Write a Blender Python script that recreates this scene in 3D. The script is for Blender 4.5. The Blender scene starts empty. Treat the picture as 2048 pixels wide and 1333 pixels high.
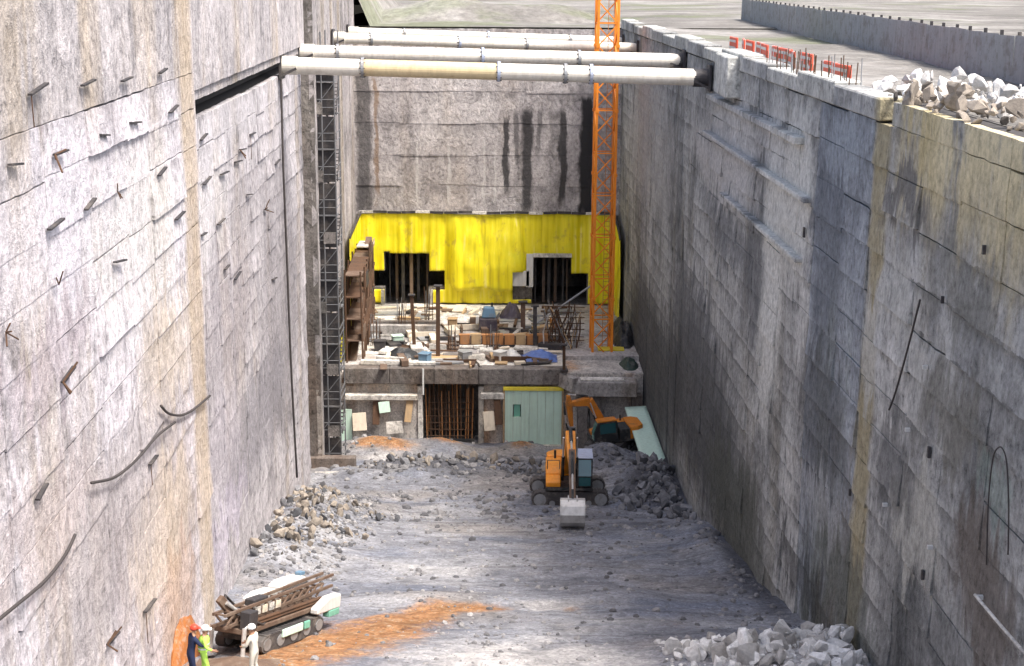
import bpy, bmesh, math, random
import numpy as np
from mathutils import Vector, Matrix, noise

# ------------------------------------------------------------------ camera, world, sun, exposure
SC = bpy.context.scene
F_PX, CX, CY = 3050.0, 1024.0, 666.5
PITCH, ROLL = math.radians(13.2), math.radians(0.35)
cam_d = bpy.data.cameras.new('camera')
cam_d.sensor_width = 36.0
cam_d.lens = F_PX / 2048.0 * 36.0
cam_d.clip_start, cam_d.clip_end = 0.5, 3000
cam = bpy.data.objects.new('camera', cam_d)
SC.collection.objects.link(cam)
CAM_R = Matrix.Rotation(math.pi / 2 - PITCH, 3, 'X') @ Matrix.Rotation(ROLL, 3, 'Z')
cam.matrix_world = CAM_R.to_4x4()
SC.camera = cam

SUN_EL, SUN_AZ = math.radians(60), math.radians(122)      # azimuth clockwise from +Y (away from camera) towards +X
world = bpy.data.worlds.new('World')
SC.world = world
world.use_nodes = True
wn = world.node_tree.nodes
sky = wn.new('ShaderNodeTexSky')
sky.sky_type = 'NISHITA'
sky.sun_disc = False
sky.sun_elevation = SUN_EL
sky.sun_rotation = SUN_AZ
sky.air_density = 1.0
sky.dust_density = 6.0
sky.ozone_density = 1.0
world.node_tree.links.new(sky.outputs[0], wn['Background'].inputs[0])
wn['Background'].inputs[1].default_value = 0.13
sun_d = bpy.data.lights.new('sun', 'SUN')
sun_d.energy = 2.0
sun_d.angle = math.radians(13)
sun_d.color = (1.0, 0.965, 0.92)
sun = bpy.data.objects.new('sun', sun_d)
SC.collection.objects.link(sun)
sun_dir = Vector((math.sin(SUN_AZ) * math.cos(SUN_EL), math.cos(SUN_AZ) * math.cos(SUN_EL), math.sin(SUN_EL)))
sun.rotation_euler = sun_dir.to_track_quat('Z', 'Y').to_euler()
sun.location = sun_dir * 200
SC.view_settings.view_transform = 'Standard'
SC.view_settings.look = 'None'
SC.view_settings.exposure = 1.3
SC.view_settings.gamma = 1.0
SC.cycles.max_bounces = 6
SC.cycles.diffuse_bounces = 4

# ------------------------------------------------------------------ helpers
COL = SC.collection


def ray(u, v):
    return CAM_R @ Vector(((u - CX) / F_PX, -(v - CY) / F_PX, -1.0))


def at_y(u, v, Y):
    d = ray(u, v)
    return d * (Y / d.y)


def at_z(u, v, z):
    d = ray(u, v)
    return d * (z / d.z)


LW = lambda Y: -12.0 - 0.0265 * (Y - 80.0)      # face of the left wall
RW = lambda Y: 10.24 - 0.0265 * (Y - 80.0)      # face of the right wall


def on_left(u, v, off=0.0):
    d = ray(u, v)
    t = (LW(0) + off) / (d.x + 0.0265 * d.y)
    return d * t


def on_right(u, v, off=0.0):
    d = ray(u, v)
    t = (RW(0) - off) / (d.x + 0.0265 * d.y)
    return d * t


class MB:
    def __init__(self):
        self.v, self.f = [], []

    def add(self, vs, fs):
        n = len(self.v)
        self.v += [Vector(p) for p in vs]
        self.f += [tuple(i + n for i in f) for f in fs]
        return self

    def box(self, c, s, R=None, taper=1.0):
        x, y, z = s[0] / 2, s[1] / 2, s[2] / 2
        vs = []
        for k in (-1, 1):
            q = taper if k > 0 else 1.0
            for a, b in ((-1, -1), (1, -1), (1, 1), (-1, 1)):
                p = Vector((a * x * q, b * y * q, k * z))
                if R is not None:
                    p = R @ p
                vs.append(p + Vector(c))
        return self.add(vs, [(3, 2, 1, 0), (4, 5, 6, 7), (0, 1, 5, 4), (1, 2, 6, 5), (2, 3, 7, 6), (3, 0, 4, 7)])

    def span(self, lo, hi):
        lo, hi = Vector(lo), Vector(hi)
        return self.box((lo + hi) / 2, hi - lo)

    def beam(self, p, q, w, h, up=(0, 0, 1)):
        p, q = Vector(p), Vector(q)
        d = (q - p)
        L = d.length
        d.normalize()
        u = Vector(up)
        if abs(d.dot(u)) > 0.98:
            u = Vector((0, 1, 0))
        r = d.cross(u).normalized()
        u = r.cross(d)
        R = Matrix((r, d, u)).transposed()
        return self.box((p + q) / 2, (w, L, h), R)

    def tube(self, p, q, r, n=8, r2=None, cap=True):
        p, q = Vector(p), Vector(q)
        r2 = r if r2 is None else r2
        d = (q - p).normalized()
        a = d.orthogonal().normalized()
        b = d.cross(a)
        vs = []
        for c, rr in ((p, r), (q, r2)):
            for i in range(n):
                t = 2 * math.pi * i / n
                vs.append(c + (a * math.cos(t) + b * math.sin(t)) * rr)
        fs = [(i, (i + 1) % n, n + (i + 1) % n, n + i) for i in range(n)]
        if cap:
            fs += [tuple(range(n - 1, -1, -1)), tuple(range(n, 2 * n))]
        return self.add(vs, fs)

    def path(self, pts, r, n=6):
        pts = [Vector(p) for p in pts]
        rings = []
        for i, p in enumerate(pts):
            d = (pts[min(i + 1, len(pts) - 1)] - pts[max(i - 1, 0)]).normalized()
            a = d.cross(Vector((0.31, 0.17, 0.93))).normalized()
            b = d.cross(a)
            rings += [p + (a * math.cos(2 * math.pi * k / n) + b * math.sin(2 * math.pi * k / n)) * r for k in range(n)]
        fs = []
        for i in range(len(pts) - 1):
            for k in range(n):
                fs.append((i * n + k, i * n + (k + 1) % n, (i + 1) * n + (k + 1) % n, (i + 1) * n + k))
        fs += [tuple(range(n - 1, -1, -1)), tuple((len(pts) - 1) * n + k for k in range(n))]
        return self.add(rings, fs)

    def prism(self, prof, a0, a1, fn):
        """profile of (s, t) pairs extruded from a0 to a1; fn(s, t, a) -> point"""
        n = len(prof)
        vs = [fn(s, t, a0) for s, t in prof] + [fn(s, t, a1) for s, t in prof]
        fs = [(i, (i + 1) % n, n + (i + 1) % n, n + i) for i in range(n)]
        fs += [tuple(range(n - 1, -1, -1)), tuple(range(n, 2 * n))]
        return self.add(vs, fs)

    def lathe(self, prof, c=(0, 0, 0), n=12):
        c = Vector(c)
        vs = []
        for r, z in prof:
            vs += [c + Vector((r * math.cos(2 * math.pi * k / n), r * math.sin(2 * math.pi * k / n), z)) for k in range(n)]
        fs = []
        for i in range(len(prof) - 1):
            for k in range(n):
                fs.append((i * n + k, i * n + (k + 1) % n, (i + 1) * n + (k + 1) % n, (i + 1) * n + k))
        fs += [tuple(range(n - 1, -1, -1)), tuple((len(prof) - 1) * n + k for k in range(n))]
        return self.add(vs, fs)

    def mesh(self, name, off=None, smooth=False, bevel=0.0):
        me = bpy.data.meshes.new(name)
        o = Vector((0, 0, 0)) if off is None else Vector(off)
        me.from_pydata([tuple(p - o) for p in self.v], [], self.f)
        bm = bmesh.new()
        bm.from_mesh(me)
        bmesh.ops.recalc_face_normals(bm, faces=bm.faces)
        if bevel:
            bmesh.ops.bevel(bm, geom=[e for e in bm.edges if len(e.link_faces) == 2 and e.calc_face_angle(0) > 0.6],
                            offset=bevel, segments=1, affect='EDGES', clamp_overlap=True)
        bm.to_mesh(me)
        bm.free()
        if smooth:
            me.polygons.foreach_set('use_smooth', [True] * len(me.polygons))
        return me

    def build(self, name, m, parent=None, local=False, smooth=False, bevel=0.0, origin=None):
        """local: coordinates already in the parent's frame; else world coordinates with an unrotated parent"""
        off = None
        if not local:
            off = parent.get('_w', None) if parent is not None else origin
            off = Vector(off) if off is not None else None
        me = self.mesh(name, off, smooth, bevel)
        me.materials.append(m)
        o = bpy.data.objects.new(name, me)
        COL.objects.link(o)
        if parent is not None:
            o.parent = parent
        elif origin is not None:
            o.location = origin
        if not local:
            o['_w'] = tuple(off) if off is not None else (0.0, 0.0, 0.0)
        return o


def link_mesh(name, me, parent=None, loc=(0, 0, 0), rot=(0, 0, 0), scale=(1, 1, 1)):
    o = bpy.data.objects.new(name, me)
    COL.objects.link(o)
    o.location, o.rotation_euler, o.scale = loc, rot, scale
    if parent is not None:
        o.parent = parent
    return o


def thing(name, label, cat, loc=(0, 0, 0), rotz=0.0, group=None):
    o = bpy.data.objects.new(name, None)
    COL.objects.link(o)
    o.empty_display_size = 0.5
    o.location = loc
    o.rotation_euler = (0, 0, rotz)
    o['_w'] = tuple(loc)
    tag(o, label, cat, group)
    return o


def tag(o, label=None, cat=None, group=None, kind=None):
    if label: o['label'] = label
    if cat: o['category'] = cat
    if group: o['group'] = group
    if kind: o['kind'] = kind
    return o


# ------------------------------------------------------------------ materials
class NT:
    def __init__(self, name):
        self.m = bpy.data.materials.new(name)
        self.m.use_nodes = True
        self.t = self.m.node_tree
        self.b = self.t.nodes['Principled BSDF']
        g = self.t.nodes.new('ShaderNodeNewGeometry')
        self.pos = g.outputs['Position']

    def n(self, typ, **kw):
        o = self.t.nodes.new(typ)
        for k, v in kw.items():
            setattr(o, k, v)
        return o

    def set(self, sock, v):
        if isinstance(v, bpy.types.NodeSocket):
            self.t.links.new(v, sock)
        else:
            sock.default_value = v

    def scaled(self, s):
        n = self.n('ShaderNodeVectorMath', operation='MULTIPLY')
        self.set(n.inputs[0], self.pos)
        n.inputs[1].default_value = s if isinstance(s, (tuple, list)) else (s, s, s)
        return n.outputs[0]

    def noise(self, s, detail=4, rough=0.6, dist=0.0):
        n = self.n('ShaderNodeTexNoise')
        self.set(n.inputs['Vector'], self.scaled(s))
        n.inputs['Scale'].default_value = 1.0
        n.inputs['Detail'].default_value = detail
        n.inputs['Roughness'].default_value = rough
        n.inputs['Distortion'].default_value = dist
        return n.outputs['Fac']

    def ramp(self, fac, stops):
        n = self.n('ShaderNodeValToRGB')
        self.set(n.inputs[0], fac)
        e = n.color_ramp.elements
        while len(e) < len(stops):
            e.new(0.5)
        for k, (p, c) in enumerate(stops):
            e[k].position = p
            e[k].color = (c[0], c[1], c[2], 1) if not isinstance(c, (int, float)) else (c, c, c, 1)
        return n.outputs[0]

    def mix(self, fac, a, b, typ='MIX'):
        n = self.n('ShaderNodeMix', data_type='RGBA', blend_type=typ)
        self.set(n.inputs[0], fac)
        for sock, v in ((n.inputs[6], a), (n.inputs[7], b)):
            if isinstance(v, (tuple, list)) and len(v) == 3:
                v = (v[0], v[1], v[2], 1)
            self.set(sock, v)
        return n.outputs[2]

    def math(self, op, a, b=0.0, c=0.0, clamp=False):
        n = self.n('ShaderNodeMath', operation=op, use_clamp=clamp)
        for s, v in zip(n.inputs, (a, b, c)):
            self.set(s, v)
        return n.outputs[0]

    def sstep(self, x, e0, e1):
        n = self.n('ShaderNodeMapRange', interpolation_type='SMOOTHSTEP', clamp=True)
        self.set(n.inputs[0], x)
        n.inputs[1].default_value, n.inputs[2].default_value = e0, e1
        return n.outputs[0]

    def xyz(self):
        n = self.n('ShaderNodeSeparateXYZ')
        self.set(n.inputs[0], self.pos)
        return n.outputs

    def rand(self):
        return self.n('ShaderNodeObjectInfo').outputs['Random']

    def attr(self, name):
        n = self.n('ShaderNodeAttribute', attribute_name=name)
        return n

    def bump(self, h, strength=0.5, dist=0.05):
        n = self.n('ShaderNodeBump')
        self.set(n.inputs['Height'], h)
        n.inputs['Strength'].default_value = strength
        n.inputs['Distance'].default_value = dist
        self.t.links.new(n.outputs[0], self.b.inputs['Normal'])

    def done(self, col, rough=0.85, metal=0.0, spec=0.3):
        self.set(self.b.inputs['Base Color'], (col[0], col[1], col[2], 1) if isinstance(col, tuple) else col)
        self.set(self.b.inputs['Roughness'], rough)
        self.b.inputs['Metallic'].default_value = metal
        self.b.inputs['Specular IOR Level'].default_value = spec
        return self.m


def concrete(name, light, mid, dark, tan, tan_amt=0.5, streak=0.55, var=0.35, rough=0.88, wall_streaks=(), scale=1.0, lift=0.0, lift_z=0.0, pits=0.45, stain_shade_bands=(), patches=()):
    m = NT(name)
    X, Y, Z = m.xyz()
    big = m.noise((0.15 * scale, 0.15 * scale, 0.11 * scale), 4, 0.65, 0.9)
    base = m.ramp(big, [(0.30, dark), (0.46, mid), (0.66, light)])
    st = m.noise((1.1 * scale, 1.1 * scale, 0.16), 4, 0.65, 0.4)
    base = m.mix(streak, base, m.ramp(st, [(0.3, 0.40), (0.48, 0.97), (0.62, 1.02), (0.76, 1.3)]), 'MULTIPLY')
    tn = m.noise((0.30, 0.30, 0.05), 3, 0.55)
    base = m.mix(m.math('MULTIPLY', m.sstep(tn, 0.5, 0.68), tan_amt), base, tan)
    blotch = m.noise((0.8 * scale, 0.8 * scale, 0.7 * scale), 5, 0.72, 0.8)
    base = m.mix(0.95, base, m.ramp(blotch, [(0.30, 0.52), (0.47, 0.95), (0.60, 1.08), (0.74, 1.4)]), 'MULTIPLY')
    fine = m.noise((3.9 * scale, 3.9 * scale, 3.2 * scale), 5, 0.8)
    base = m.mix(0.95, base, m.ramp(fine, [(0.30, 0.42), (0.5, 0.98), (0.72, 1.42)]), 'MULTIPLY')
    r = m.rand()
    base = m.mix(var, base, m.ramp(r, [(0.0, 0.62), (0.5, 1.0), (1.0, 1.28)]), 'MULTIPLY')
    base = m.mix(m.math('MULTIPLY', m.sstep(fine, 0.62, 0.70), pits * 0.6), base, tuple(min(0.8, c * 1.25) for c in light))
    base = m.mix(m.math('MULTIPLY', m.sstep(m.math('SUBTRACT', 1.0, fine), 0.60, 0.68), pits), base, tuple(c * 0.25 for c in dark))
    if lift:
        # dirt line and drip stain at each pour joint
        wz = m.math('ADD', Z, m.math('MULTIPLY', m.math('SUBTRACT', blotch, 0.5), 0.5))
        fr = m.math('FRACT', m.math('DIVIDE', m.math('SUBTRACT', lift_z, wz), lift))
        band = m.math('SUBTRACT', 1.0, m.sstep(fr, 0.0, 0.45))
        k = m.math('MULTIPLY', band, m.sstep(st, 0.40, 0.62))
        base = m.mix(m.math('MULTIPLY', k, 0.6), base, tuple(c * 0.55 for c in dark))
        pale = m.math('MULTIPLY', m.sstep(fr, 0.80, 0.97), m.sstep(big, 0.42, 0.58))
        base = m.mix(m.math('MULTIPLY', pale, 0.45), base, light)
    if wall_streaks:
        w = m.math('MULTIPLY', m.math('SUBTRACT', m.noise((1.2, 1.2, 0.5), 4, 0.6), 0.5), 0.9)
        for (x0, hw, zb, zt, c, a, soft) in wall_streaks:
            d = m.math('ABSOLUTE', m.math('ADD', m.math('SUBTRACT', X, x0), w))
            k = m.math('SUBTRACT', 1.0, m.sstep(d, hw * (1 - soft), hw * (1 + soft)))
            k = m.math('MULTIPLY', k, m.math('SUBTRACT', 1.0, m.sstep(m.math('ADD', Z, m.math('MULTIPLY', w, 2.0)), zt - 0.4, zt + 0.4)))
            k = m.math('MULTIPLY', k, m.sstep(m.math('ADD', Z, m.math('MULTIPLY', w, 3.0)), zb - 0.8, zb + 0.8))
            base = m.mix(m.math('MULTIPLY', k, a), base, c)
    if stain_shade_bands:      # broad mineral / algae marks; the low dark bands paint shade at the wall foot
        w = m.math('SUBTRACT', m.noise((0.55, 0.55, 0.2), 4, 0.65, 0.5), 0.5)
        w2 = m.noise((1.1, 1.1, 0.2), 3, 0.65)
        for (y0, y1, zb, zt, c, a, soft) in stain_shade_bands:
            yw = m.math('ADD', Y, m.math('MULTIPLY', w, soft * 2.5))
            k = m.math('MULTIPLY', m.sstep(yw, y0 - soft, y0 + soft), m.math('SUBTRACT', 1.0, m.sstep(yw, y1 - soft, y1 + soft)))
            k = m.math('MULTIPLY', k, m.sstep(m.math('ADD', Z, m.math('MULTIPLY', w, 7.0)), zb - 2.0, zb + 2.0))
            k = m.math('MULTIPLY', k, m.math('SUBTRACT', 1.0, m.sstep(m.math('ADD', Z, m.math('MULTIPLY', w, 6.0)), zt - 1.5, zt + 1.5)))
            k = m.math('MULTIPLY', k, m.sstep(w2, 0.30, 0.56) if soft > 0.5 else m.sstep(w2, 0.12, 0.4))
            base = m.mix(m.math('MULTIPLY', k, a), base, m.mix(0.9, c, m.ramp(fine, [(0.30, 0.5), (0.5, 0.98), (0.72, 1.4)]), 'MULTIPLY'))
    if patches:     # dark, pale and ochre patches with ragged outlines, at their places on the wall
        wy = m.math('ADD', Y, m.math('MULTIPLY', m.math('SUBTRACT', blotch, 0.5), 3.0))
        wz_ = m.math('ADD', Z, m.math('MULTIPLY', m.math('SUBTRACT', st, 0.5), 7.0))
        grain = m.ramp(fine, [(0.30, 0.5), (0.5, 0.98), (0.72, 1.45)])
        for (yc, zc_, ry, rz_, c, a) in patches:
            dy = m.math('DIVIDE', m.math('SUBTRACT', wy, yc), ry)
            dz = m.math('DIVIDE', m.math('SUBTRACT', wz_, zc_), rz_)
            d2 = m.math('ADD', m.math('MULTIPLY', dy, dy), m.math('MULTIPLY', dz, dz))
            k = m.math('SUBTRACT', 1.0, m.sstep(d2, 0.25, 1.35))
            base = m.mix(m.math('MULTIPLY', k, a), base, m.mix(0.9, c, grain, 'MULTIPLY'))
    h = m.math('ADD', m.math('MULTIPLY', blotch, 1.2), m.math('MULTIPLY', fine, 0.9))
    m.bump(h, 0.8, 0.13)
    return m.done(base, rough, 0, 0.25)


def painted(name, col, wear=(0.25, 0.2, 0.17), amt=0.35, rough=0.5, metal=0.0, scale=1.0, dirt=(0.18, 0.16, 0.14)):
    m = NT(name)
    a = m.noise(1.3 * scale, 5, 0.65)
    c = m.mix(m.math('MULTIPLY', m.sstep(a, 0.48, 0.66), amt), col, dirt)
    b = m.noise(7.0 * scale, 5, 0.7)
    c = m.mix(m.math('MULTIPLY', m.sstep(b, 0.60, 0.68), amt), c, wear)
    s = m.noise((6.0 * scale, 6.0 * scale, 0.5 * scale), 4, 0.6)
    c = m.mix(0.35, c, m.ramp(s, [(0.3, 0.65), (0.6, 1.1)]), 'MULTIPLY')
    m.bump(m.noise(12 * scale, 4, 0.6), 0.2, 0.01)
    return m.done(c, m.ramp(b, [(0.35, rough * 0.8), (0.7, min(1, rough * 1.4))]), metal, 0.4)


M = {}
def wall_patches(f, lst):
    out = []
    for u, v, du, dv, c, a in lst:
        p, q, r_ = f(u, v), f(u + du, v), f(u, v + dv)
        out.append((p.y, p.z, abs(q.y - p.y), abs(r_.z - p.z), c, a))
    return out


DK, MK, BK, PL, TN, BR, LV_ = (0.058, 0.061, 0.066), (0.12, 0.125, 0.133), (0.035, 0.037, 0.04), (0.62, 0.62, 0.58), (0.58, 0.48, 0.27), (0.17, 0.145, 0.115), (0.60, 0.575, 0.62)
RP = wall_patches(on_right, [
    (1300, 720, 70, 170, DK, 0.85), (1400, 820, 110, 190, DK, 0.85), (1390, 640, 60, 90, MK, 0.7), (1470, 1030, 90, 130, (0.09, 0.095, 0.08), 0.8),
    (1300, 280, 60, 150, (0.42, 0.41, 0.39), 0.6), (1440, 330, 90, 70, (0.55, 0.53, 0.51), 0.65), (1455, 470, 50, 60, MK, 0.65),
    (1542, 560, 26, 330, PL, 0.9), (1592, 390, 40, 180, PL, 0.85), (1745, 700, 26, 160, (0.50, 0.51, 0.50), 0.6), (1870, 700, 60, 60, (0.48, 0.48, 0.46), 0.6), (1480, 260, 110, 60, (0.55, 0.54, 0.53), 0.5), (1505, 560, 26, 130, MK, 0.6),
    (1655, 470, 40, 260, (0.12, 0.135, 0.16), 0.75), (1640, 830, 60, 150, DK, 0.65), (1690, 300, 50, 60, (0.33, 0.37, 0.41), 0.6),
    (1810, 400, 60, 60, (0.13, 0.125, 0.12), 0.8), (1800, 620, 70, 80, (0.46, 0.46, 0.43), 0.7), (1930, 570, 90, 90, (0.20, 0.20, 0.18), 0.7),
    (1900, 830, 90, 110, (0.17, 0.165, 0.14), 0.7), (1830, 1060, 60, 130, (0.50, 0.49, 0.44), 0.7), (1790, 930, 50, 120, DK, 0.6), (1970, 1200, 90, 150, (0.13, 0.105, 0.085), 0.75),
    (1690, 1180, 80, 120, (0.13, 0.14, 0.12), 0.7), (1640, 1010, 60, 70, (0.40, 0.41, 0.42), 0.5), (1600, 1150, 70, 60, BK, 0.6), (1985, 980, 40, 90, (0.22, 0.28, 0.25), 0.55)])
LP = wall_patches(on_left, [
    (100, 420, 130, 200, LV_, 0.6), (250, 480, 90, 200, (0.62, 0.60, 0.57), 0.5), (70, 720, 110, 90, (0.38, 0.33, 0.36), 0.6), (310, 700, 60, 140, (0.48, 0.40, 0.30), 0.55),
    (230, 960, 130, 130, (0.36, 0.325, 0.32), 0.6), (60, 1060, 110, 130, (0.40, 0.34, 0.33), 0.55), (300, 1060, 70, 140, (0.56, 0.47, 0.36), 0.55), (180, 1200, 130, 90, (0.33, 0.305, 0.31), 0.55),
    (30, 130, 70, 60, (0.34, 0.29, 0.31), 0.6), (200, 620, 60, 60, (0.60, 0.57, 0.60), 0.5), (330, 1180, 40, 120, (0.50, 0.34, 0.23), 0.5), (20, 880, 60, 60, (0.30, 0.27, 0.27), 0.5)])
LMP = wall_patches(on_left, [(470, 240, 70, 70, (0.56, 0.54, 0.56), 0.5), (560, 600, 40, 300, (0.24, 0.225, 0.235), 0.65), (460, 640, 50, 160, (0.30, 0.275, 0.29), 0.6), (420, 420, 40, 110, (0.60, 0.58, 0.58), 0.55), (520, 830, 60, 120, (0.23, 0.22, 0.24), 0.65), (440, 900, 50, 120, (0.42, 0.39, 0.43), 0.5), (450, 1060, 50, 70, (0.46, 0.42, 0.50), 0.6), (500, 400, 40, 90, (0.32, 0.30, 0.31), 0.5)])
LD = [(49.6, 52.2, -60, 20, (0.46, 0.365, 0.25), 0.68, 0.5), (30.5, 33.5, -60, 20, (0.42, 0.35, 0.26), 0.5, 0.8), (60, 70, -40, -19, (0.28, 0.26, 0.27), 0.6, 3.0), (38, 48, -24, -14, (0.46, 0.35, 0.30), 0.35, 3.0)]
M['left'] = concrete('left wall concrete', (0.66, 0.63, 0.665), (0.52, 0.49, 0.515), (0.28, 0.26, 0.278), (0.46, 0.39, 0.31), 0.4, 0.5, 0.08, stain_shade_bands=LD, lift=1.25, lift_z=-3.25, patches=LP)
M['left_mid'] = concrete('middle left wall concrete', (0.61, 0.58, 0.60), (0.46, 0.435, 0.45), (0.26, 0.245, 0.257), (0.40, 0.33, 0.25), 0.45, 0.55, 0.1, lift=1.15, lift_z=-5.05, patches=LMP)
M['left_tan'] = M['left']
M['left_far'] = concrete('far left pile concrete', (0.50, 0.465, 0.465), (0.38, 0.355, 0.355), (0.21, 0.20, 0.205), (0.34, 0.28, 0.19), 0.5, 0.6, 0.4)
M['left_top'] = concrete('upper left concrete', (0.54, 0.505, 0.51), (0.43, 0.405, 0.415), (0.27, 0.255, 0.268), (0.48, 0.39, 0.28), 0.55, 0.6, 0.1, stain_shade_bands=LD[:2])
RS = [(20, 44.5, -6.4, 5.0, (0.52, 0.43, 0.22), 0.85, 1.0), (33, 41, -5.4, 5.0, (0.70, 0.62, 0.42), 0.75, 1.0), (40, 132, -40, -21, (0.085, 0.092, 0.072), 0.75, 3.0), (64, 132, -40, -13, (0.068, 0.072, 0.08), 0.8, 4.0), (30, 50, -40, -15, (0.19, 0.165, 0.13), 0.5, 3.0), (45.2, 46.9, -60, 20, (0.34, 0.29, 0.16), 0.75, 0.35), (57.0, 60.5, -22, -9, (0.60, 0.60, 0.55), 0.6, 0.8)]  # the dark bands kept low put wall foot shade into the colour
M['right'] = concrete('right wall concrete', (0.53, 0.53, 0.51), (0.315, 0.318, 0.31), (0.125, 0.13, 0.13), (0.30, 0.27, 0.20), 0.35, 0.6, 0.12, stain_shade_bands=RS[:2] + RS[5:6], lift=1.32, lift_z=-4.25, patches=RP)
M['right_blue'] = concrete('blue grey concrete', (0.40, 0.435, 0.47), (0.27, 0.295, 0.325), (0.14, 0.155, 0.17), (0.22, 0.25, 0.2), 0.3, 0.7, 0.12, stain_shade_bands=RS[2:3] + RS[4:6], lift=1.32, lift_z=-4.25, patches=[p for p in RP if 40 < p[0] < 62])
M['right_pale'] = concrete('pale joint concrete', (0.60, 0.60, 0.56), (0.48, 0.48, 0.45), (0.30, 0.31, 0.29), (0.40, 0.38, 0.30), 0.3, 0.5, 0.2)
M['right_tan'] = M['right']
M['dark_joint'] = NT('joint backing').done((0.07, 0.066, 0.064), 0.95)
M['slab'] = concrete('slab concrete', (0.52, 0.49, 0.47), (0.40, 0.38, 0.36), (0.22, 0.21, 0.2), (0.30, 0.22, 0.14), 0.6, 0.2, 0.3)
M['slab_dark'] = concrete('dark slab concrete', (0.26, 0.24, 0.22), (0.19, 0.175, 0.165), (0.10, 0.095, 0.09), (0.16, 0.11, 0.08), 0.6, 0.6, 0.3)
M['beam_dark'] = concrete('stained edge beam', (0.26, 0.24, 0.22), (0.19, 0.172, 0.16), (0.10, 0.09, 0.085), (0.12, 0.085, 0.06), 0.6, 0.5, 0.3)
M['slab_white'] = concrete('pale screed', (0.74, 0.71, 0.65), (0.64, 0.61, 0.56), (0.42, 0.40, 0.37), (0.50, 0.42, 0.28), 0.4, 0.3, 0.2)
M['front'] = concrete('rust stained block face', (0.68, 0.64, 0.58), (0.54, 0.50, 0.46), (0.28, 0.25, 0.23), (0.48, 0.27, 0.13), 0.8, 0.5, 0.3, scale=2.0)
M['strut'] = painted('cream steel tube', (0.70, 0.66, 0.58), (0.36, 0.25, 0.15), 0.25, 0.45, dirt=(0.50, 0.42, 0.30))
M['strut_warm'] = painted('ochre steel tube', (0.62, 0.50, 0.30), (0.34, 0.20, 0.10), 0.35, 0.5, dirt=(0.45, 0.30, 0.16))
M['strut_blue'] = painted('blue steel collar', (0.42, 0.47, 0.60), (0.2, 0.2, 0.22), 0.3, 0.5)
M['steel_dark'] = painted('dark steel', (0.055, 0.052, 0.055), (0.12, 0.08, 0.05), 0.5, 0.6, 0.3)
M['steel_grey'] = painted('galvanised steel', (0.32, 0.33, 0.34), (0.16, 0.14, 0.12), 0.5, 0.5, 0.4)
M['tower_steel'] = painted('weathered tower steel', (0.17, 0.175, 0.185), (0.10, 0.09, 0.08), 0.5, 0.6, 0.3)
M['rust'] = painted('rusty steel', (0.10, 0.055, 0.032), (0.22, 0.10, 0.045), 0.6, 0.85, 0.1, dirt=(0.06, 0.04, 0.03))
M['rust_orange'] = painted('rust orange formwork', (0.42, 0.19, 0.07), (0.20, 0.09, 0.04), 0.6, 0.8, dirt=(0.25, 0.16, 0.10))
M['orange'] = painted('crane orange', (0.86, 0.27, 0.022), (0.4, 0.12, 0.03), 0.35, 0.5, dirt=(0.55, 0.16, 0.03))
M['digger'] = painted('excavator orange', (0.80, 0.29, 0.02), (0.35, 0.15, 0.04), 0.35, 0.42, dirt=(0.5, 0.25, 0.06))
M['digger_dirty'] = painted('dirty excavator orange', (0.60, 0.20, 0.018), (0.2, 0.1, 0.04), 0.7, 0.6, dirt=(0.26, 0.13, 0.05))
M['rubber'] = painted('track steel', (0.06, 0.055, 0.055), (0.22, 0.20, 0.18), 0.6, 0.8, dirt=(0.20, 0.18, 0.16))
M['black'] = painted('black machine parts', (0.022, 0.024, 0.026), (0.07, 0.065, 0.06), 0.5, 0.55)
M['bucket'] = painted('worn bucket steel', (0.55, 0.54, 0.52), (0.3, 0.25, 0.2), 0.35, 0.35, 0.3)
M['yellow_paint'] = painted('yellow paint', (0.80, 0.66, 0.06), (0.4, 0.3, 0.1), 0.4, 0.5, dirt=(0.6, 0.5, 0.2))
M['mint'] = painted('mint formwork panel', (0.56, 0.74, 0.62), (0.5, 0.56, 0.47), 0.35, 0.5, dirt=(0.50, 0.66, 0.52))
M['mint_dark'] = painted('green membrane', (0.17, 0.42, 0.32), (0.25, 0.33, 0.28), 0.5, 0.45, dirt=(0.20, 0.30, 0.25))
M['white_paint'] = painted('white paint', (0.62, 0.62, 0.60), (0.45, 0.42, 0.38), 0.4, 0.45, dirt=(0.55, 0.52, 0.47))
M['blue_tarp'] = painted('blue tarpaulin', (0.10, 0.17, 0.42), (0.3, 0.33, 0.45), 0.4, 0.5, dirt=(0.14, 0.15, 0.25))
M['blue_machine'] = painted('blue machine', (0.12, 0.22, 0.32), (0.2, 0.2, 0.2), 0.4, 0.5)
M['dark_green'] = painted('dark green tarpaulin', (0.03, 0.055, 0.045), (0.1, 0.12, 0.1), 0.4, 0.6)
M['purple_tarp'] = painted('dark plum tarpaulin', (0.055, 0.045, 0.065), (0.1, 0.1, 0.1), 0.4, 0.6)
M['wood'] = painted('form timber', (0.45, 0.31, 0.17), (0.25, 0.17, 0.1), 0.5, 0.8, dirt=(0.3, 0.23, 0.16))
M['wood_pale'] = painted('pale boards', (0.66, 0.58, 0.46), (0.4, 0.33, 0.25), 0.5, 0.8, dirt=(0.45, 0.38, 0.3))
M['brown'] = painted('brown machine body', (0.13, 0.085, 0.06), (0.26, 0.2, 0.15), 0.6, 0.7, dirt=(0.22, 0.17, 0.13))
M['hose'] = NT('black rubber hose').done((0.055, 0.048, 0.046), 0.7)
M['red'] = painted('red barrier plastic', (0.74, 0.11, 0.055), (0.6, 0.3, 0.25), 0.35, 0.5, dirt=(0.6, 0.2, 0.14))
M['navy'] = NT('navy cloth').done((0.02, 0.028, 0.07), 0.85)
M['hivis'] = NT('hi vis lime').done((0.45, 0.75, 0.12), 0.7)
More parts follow.
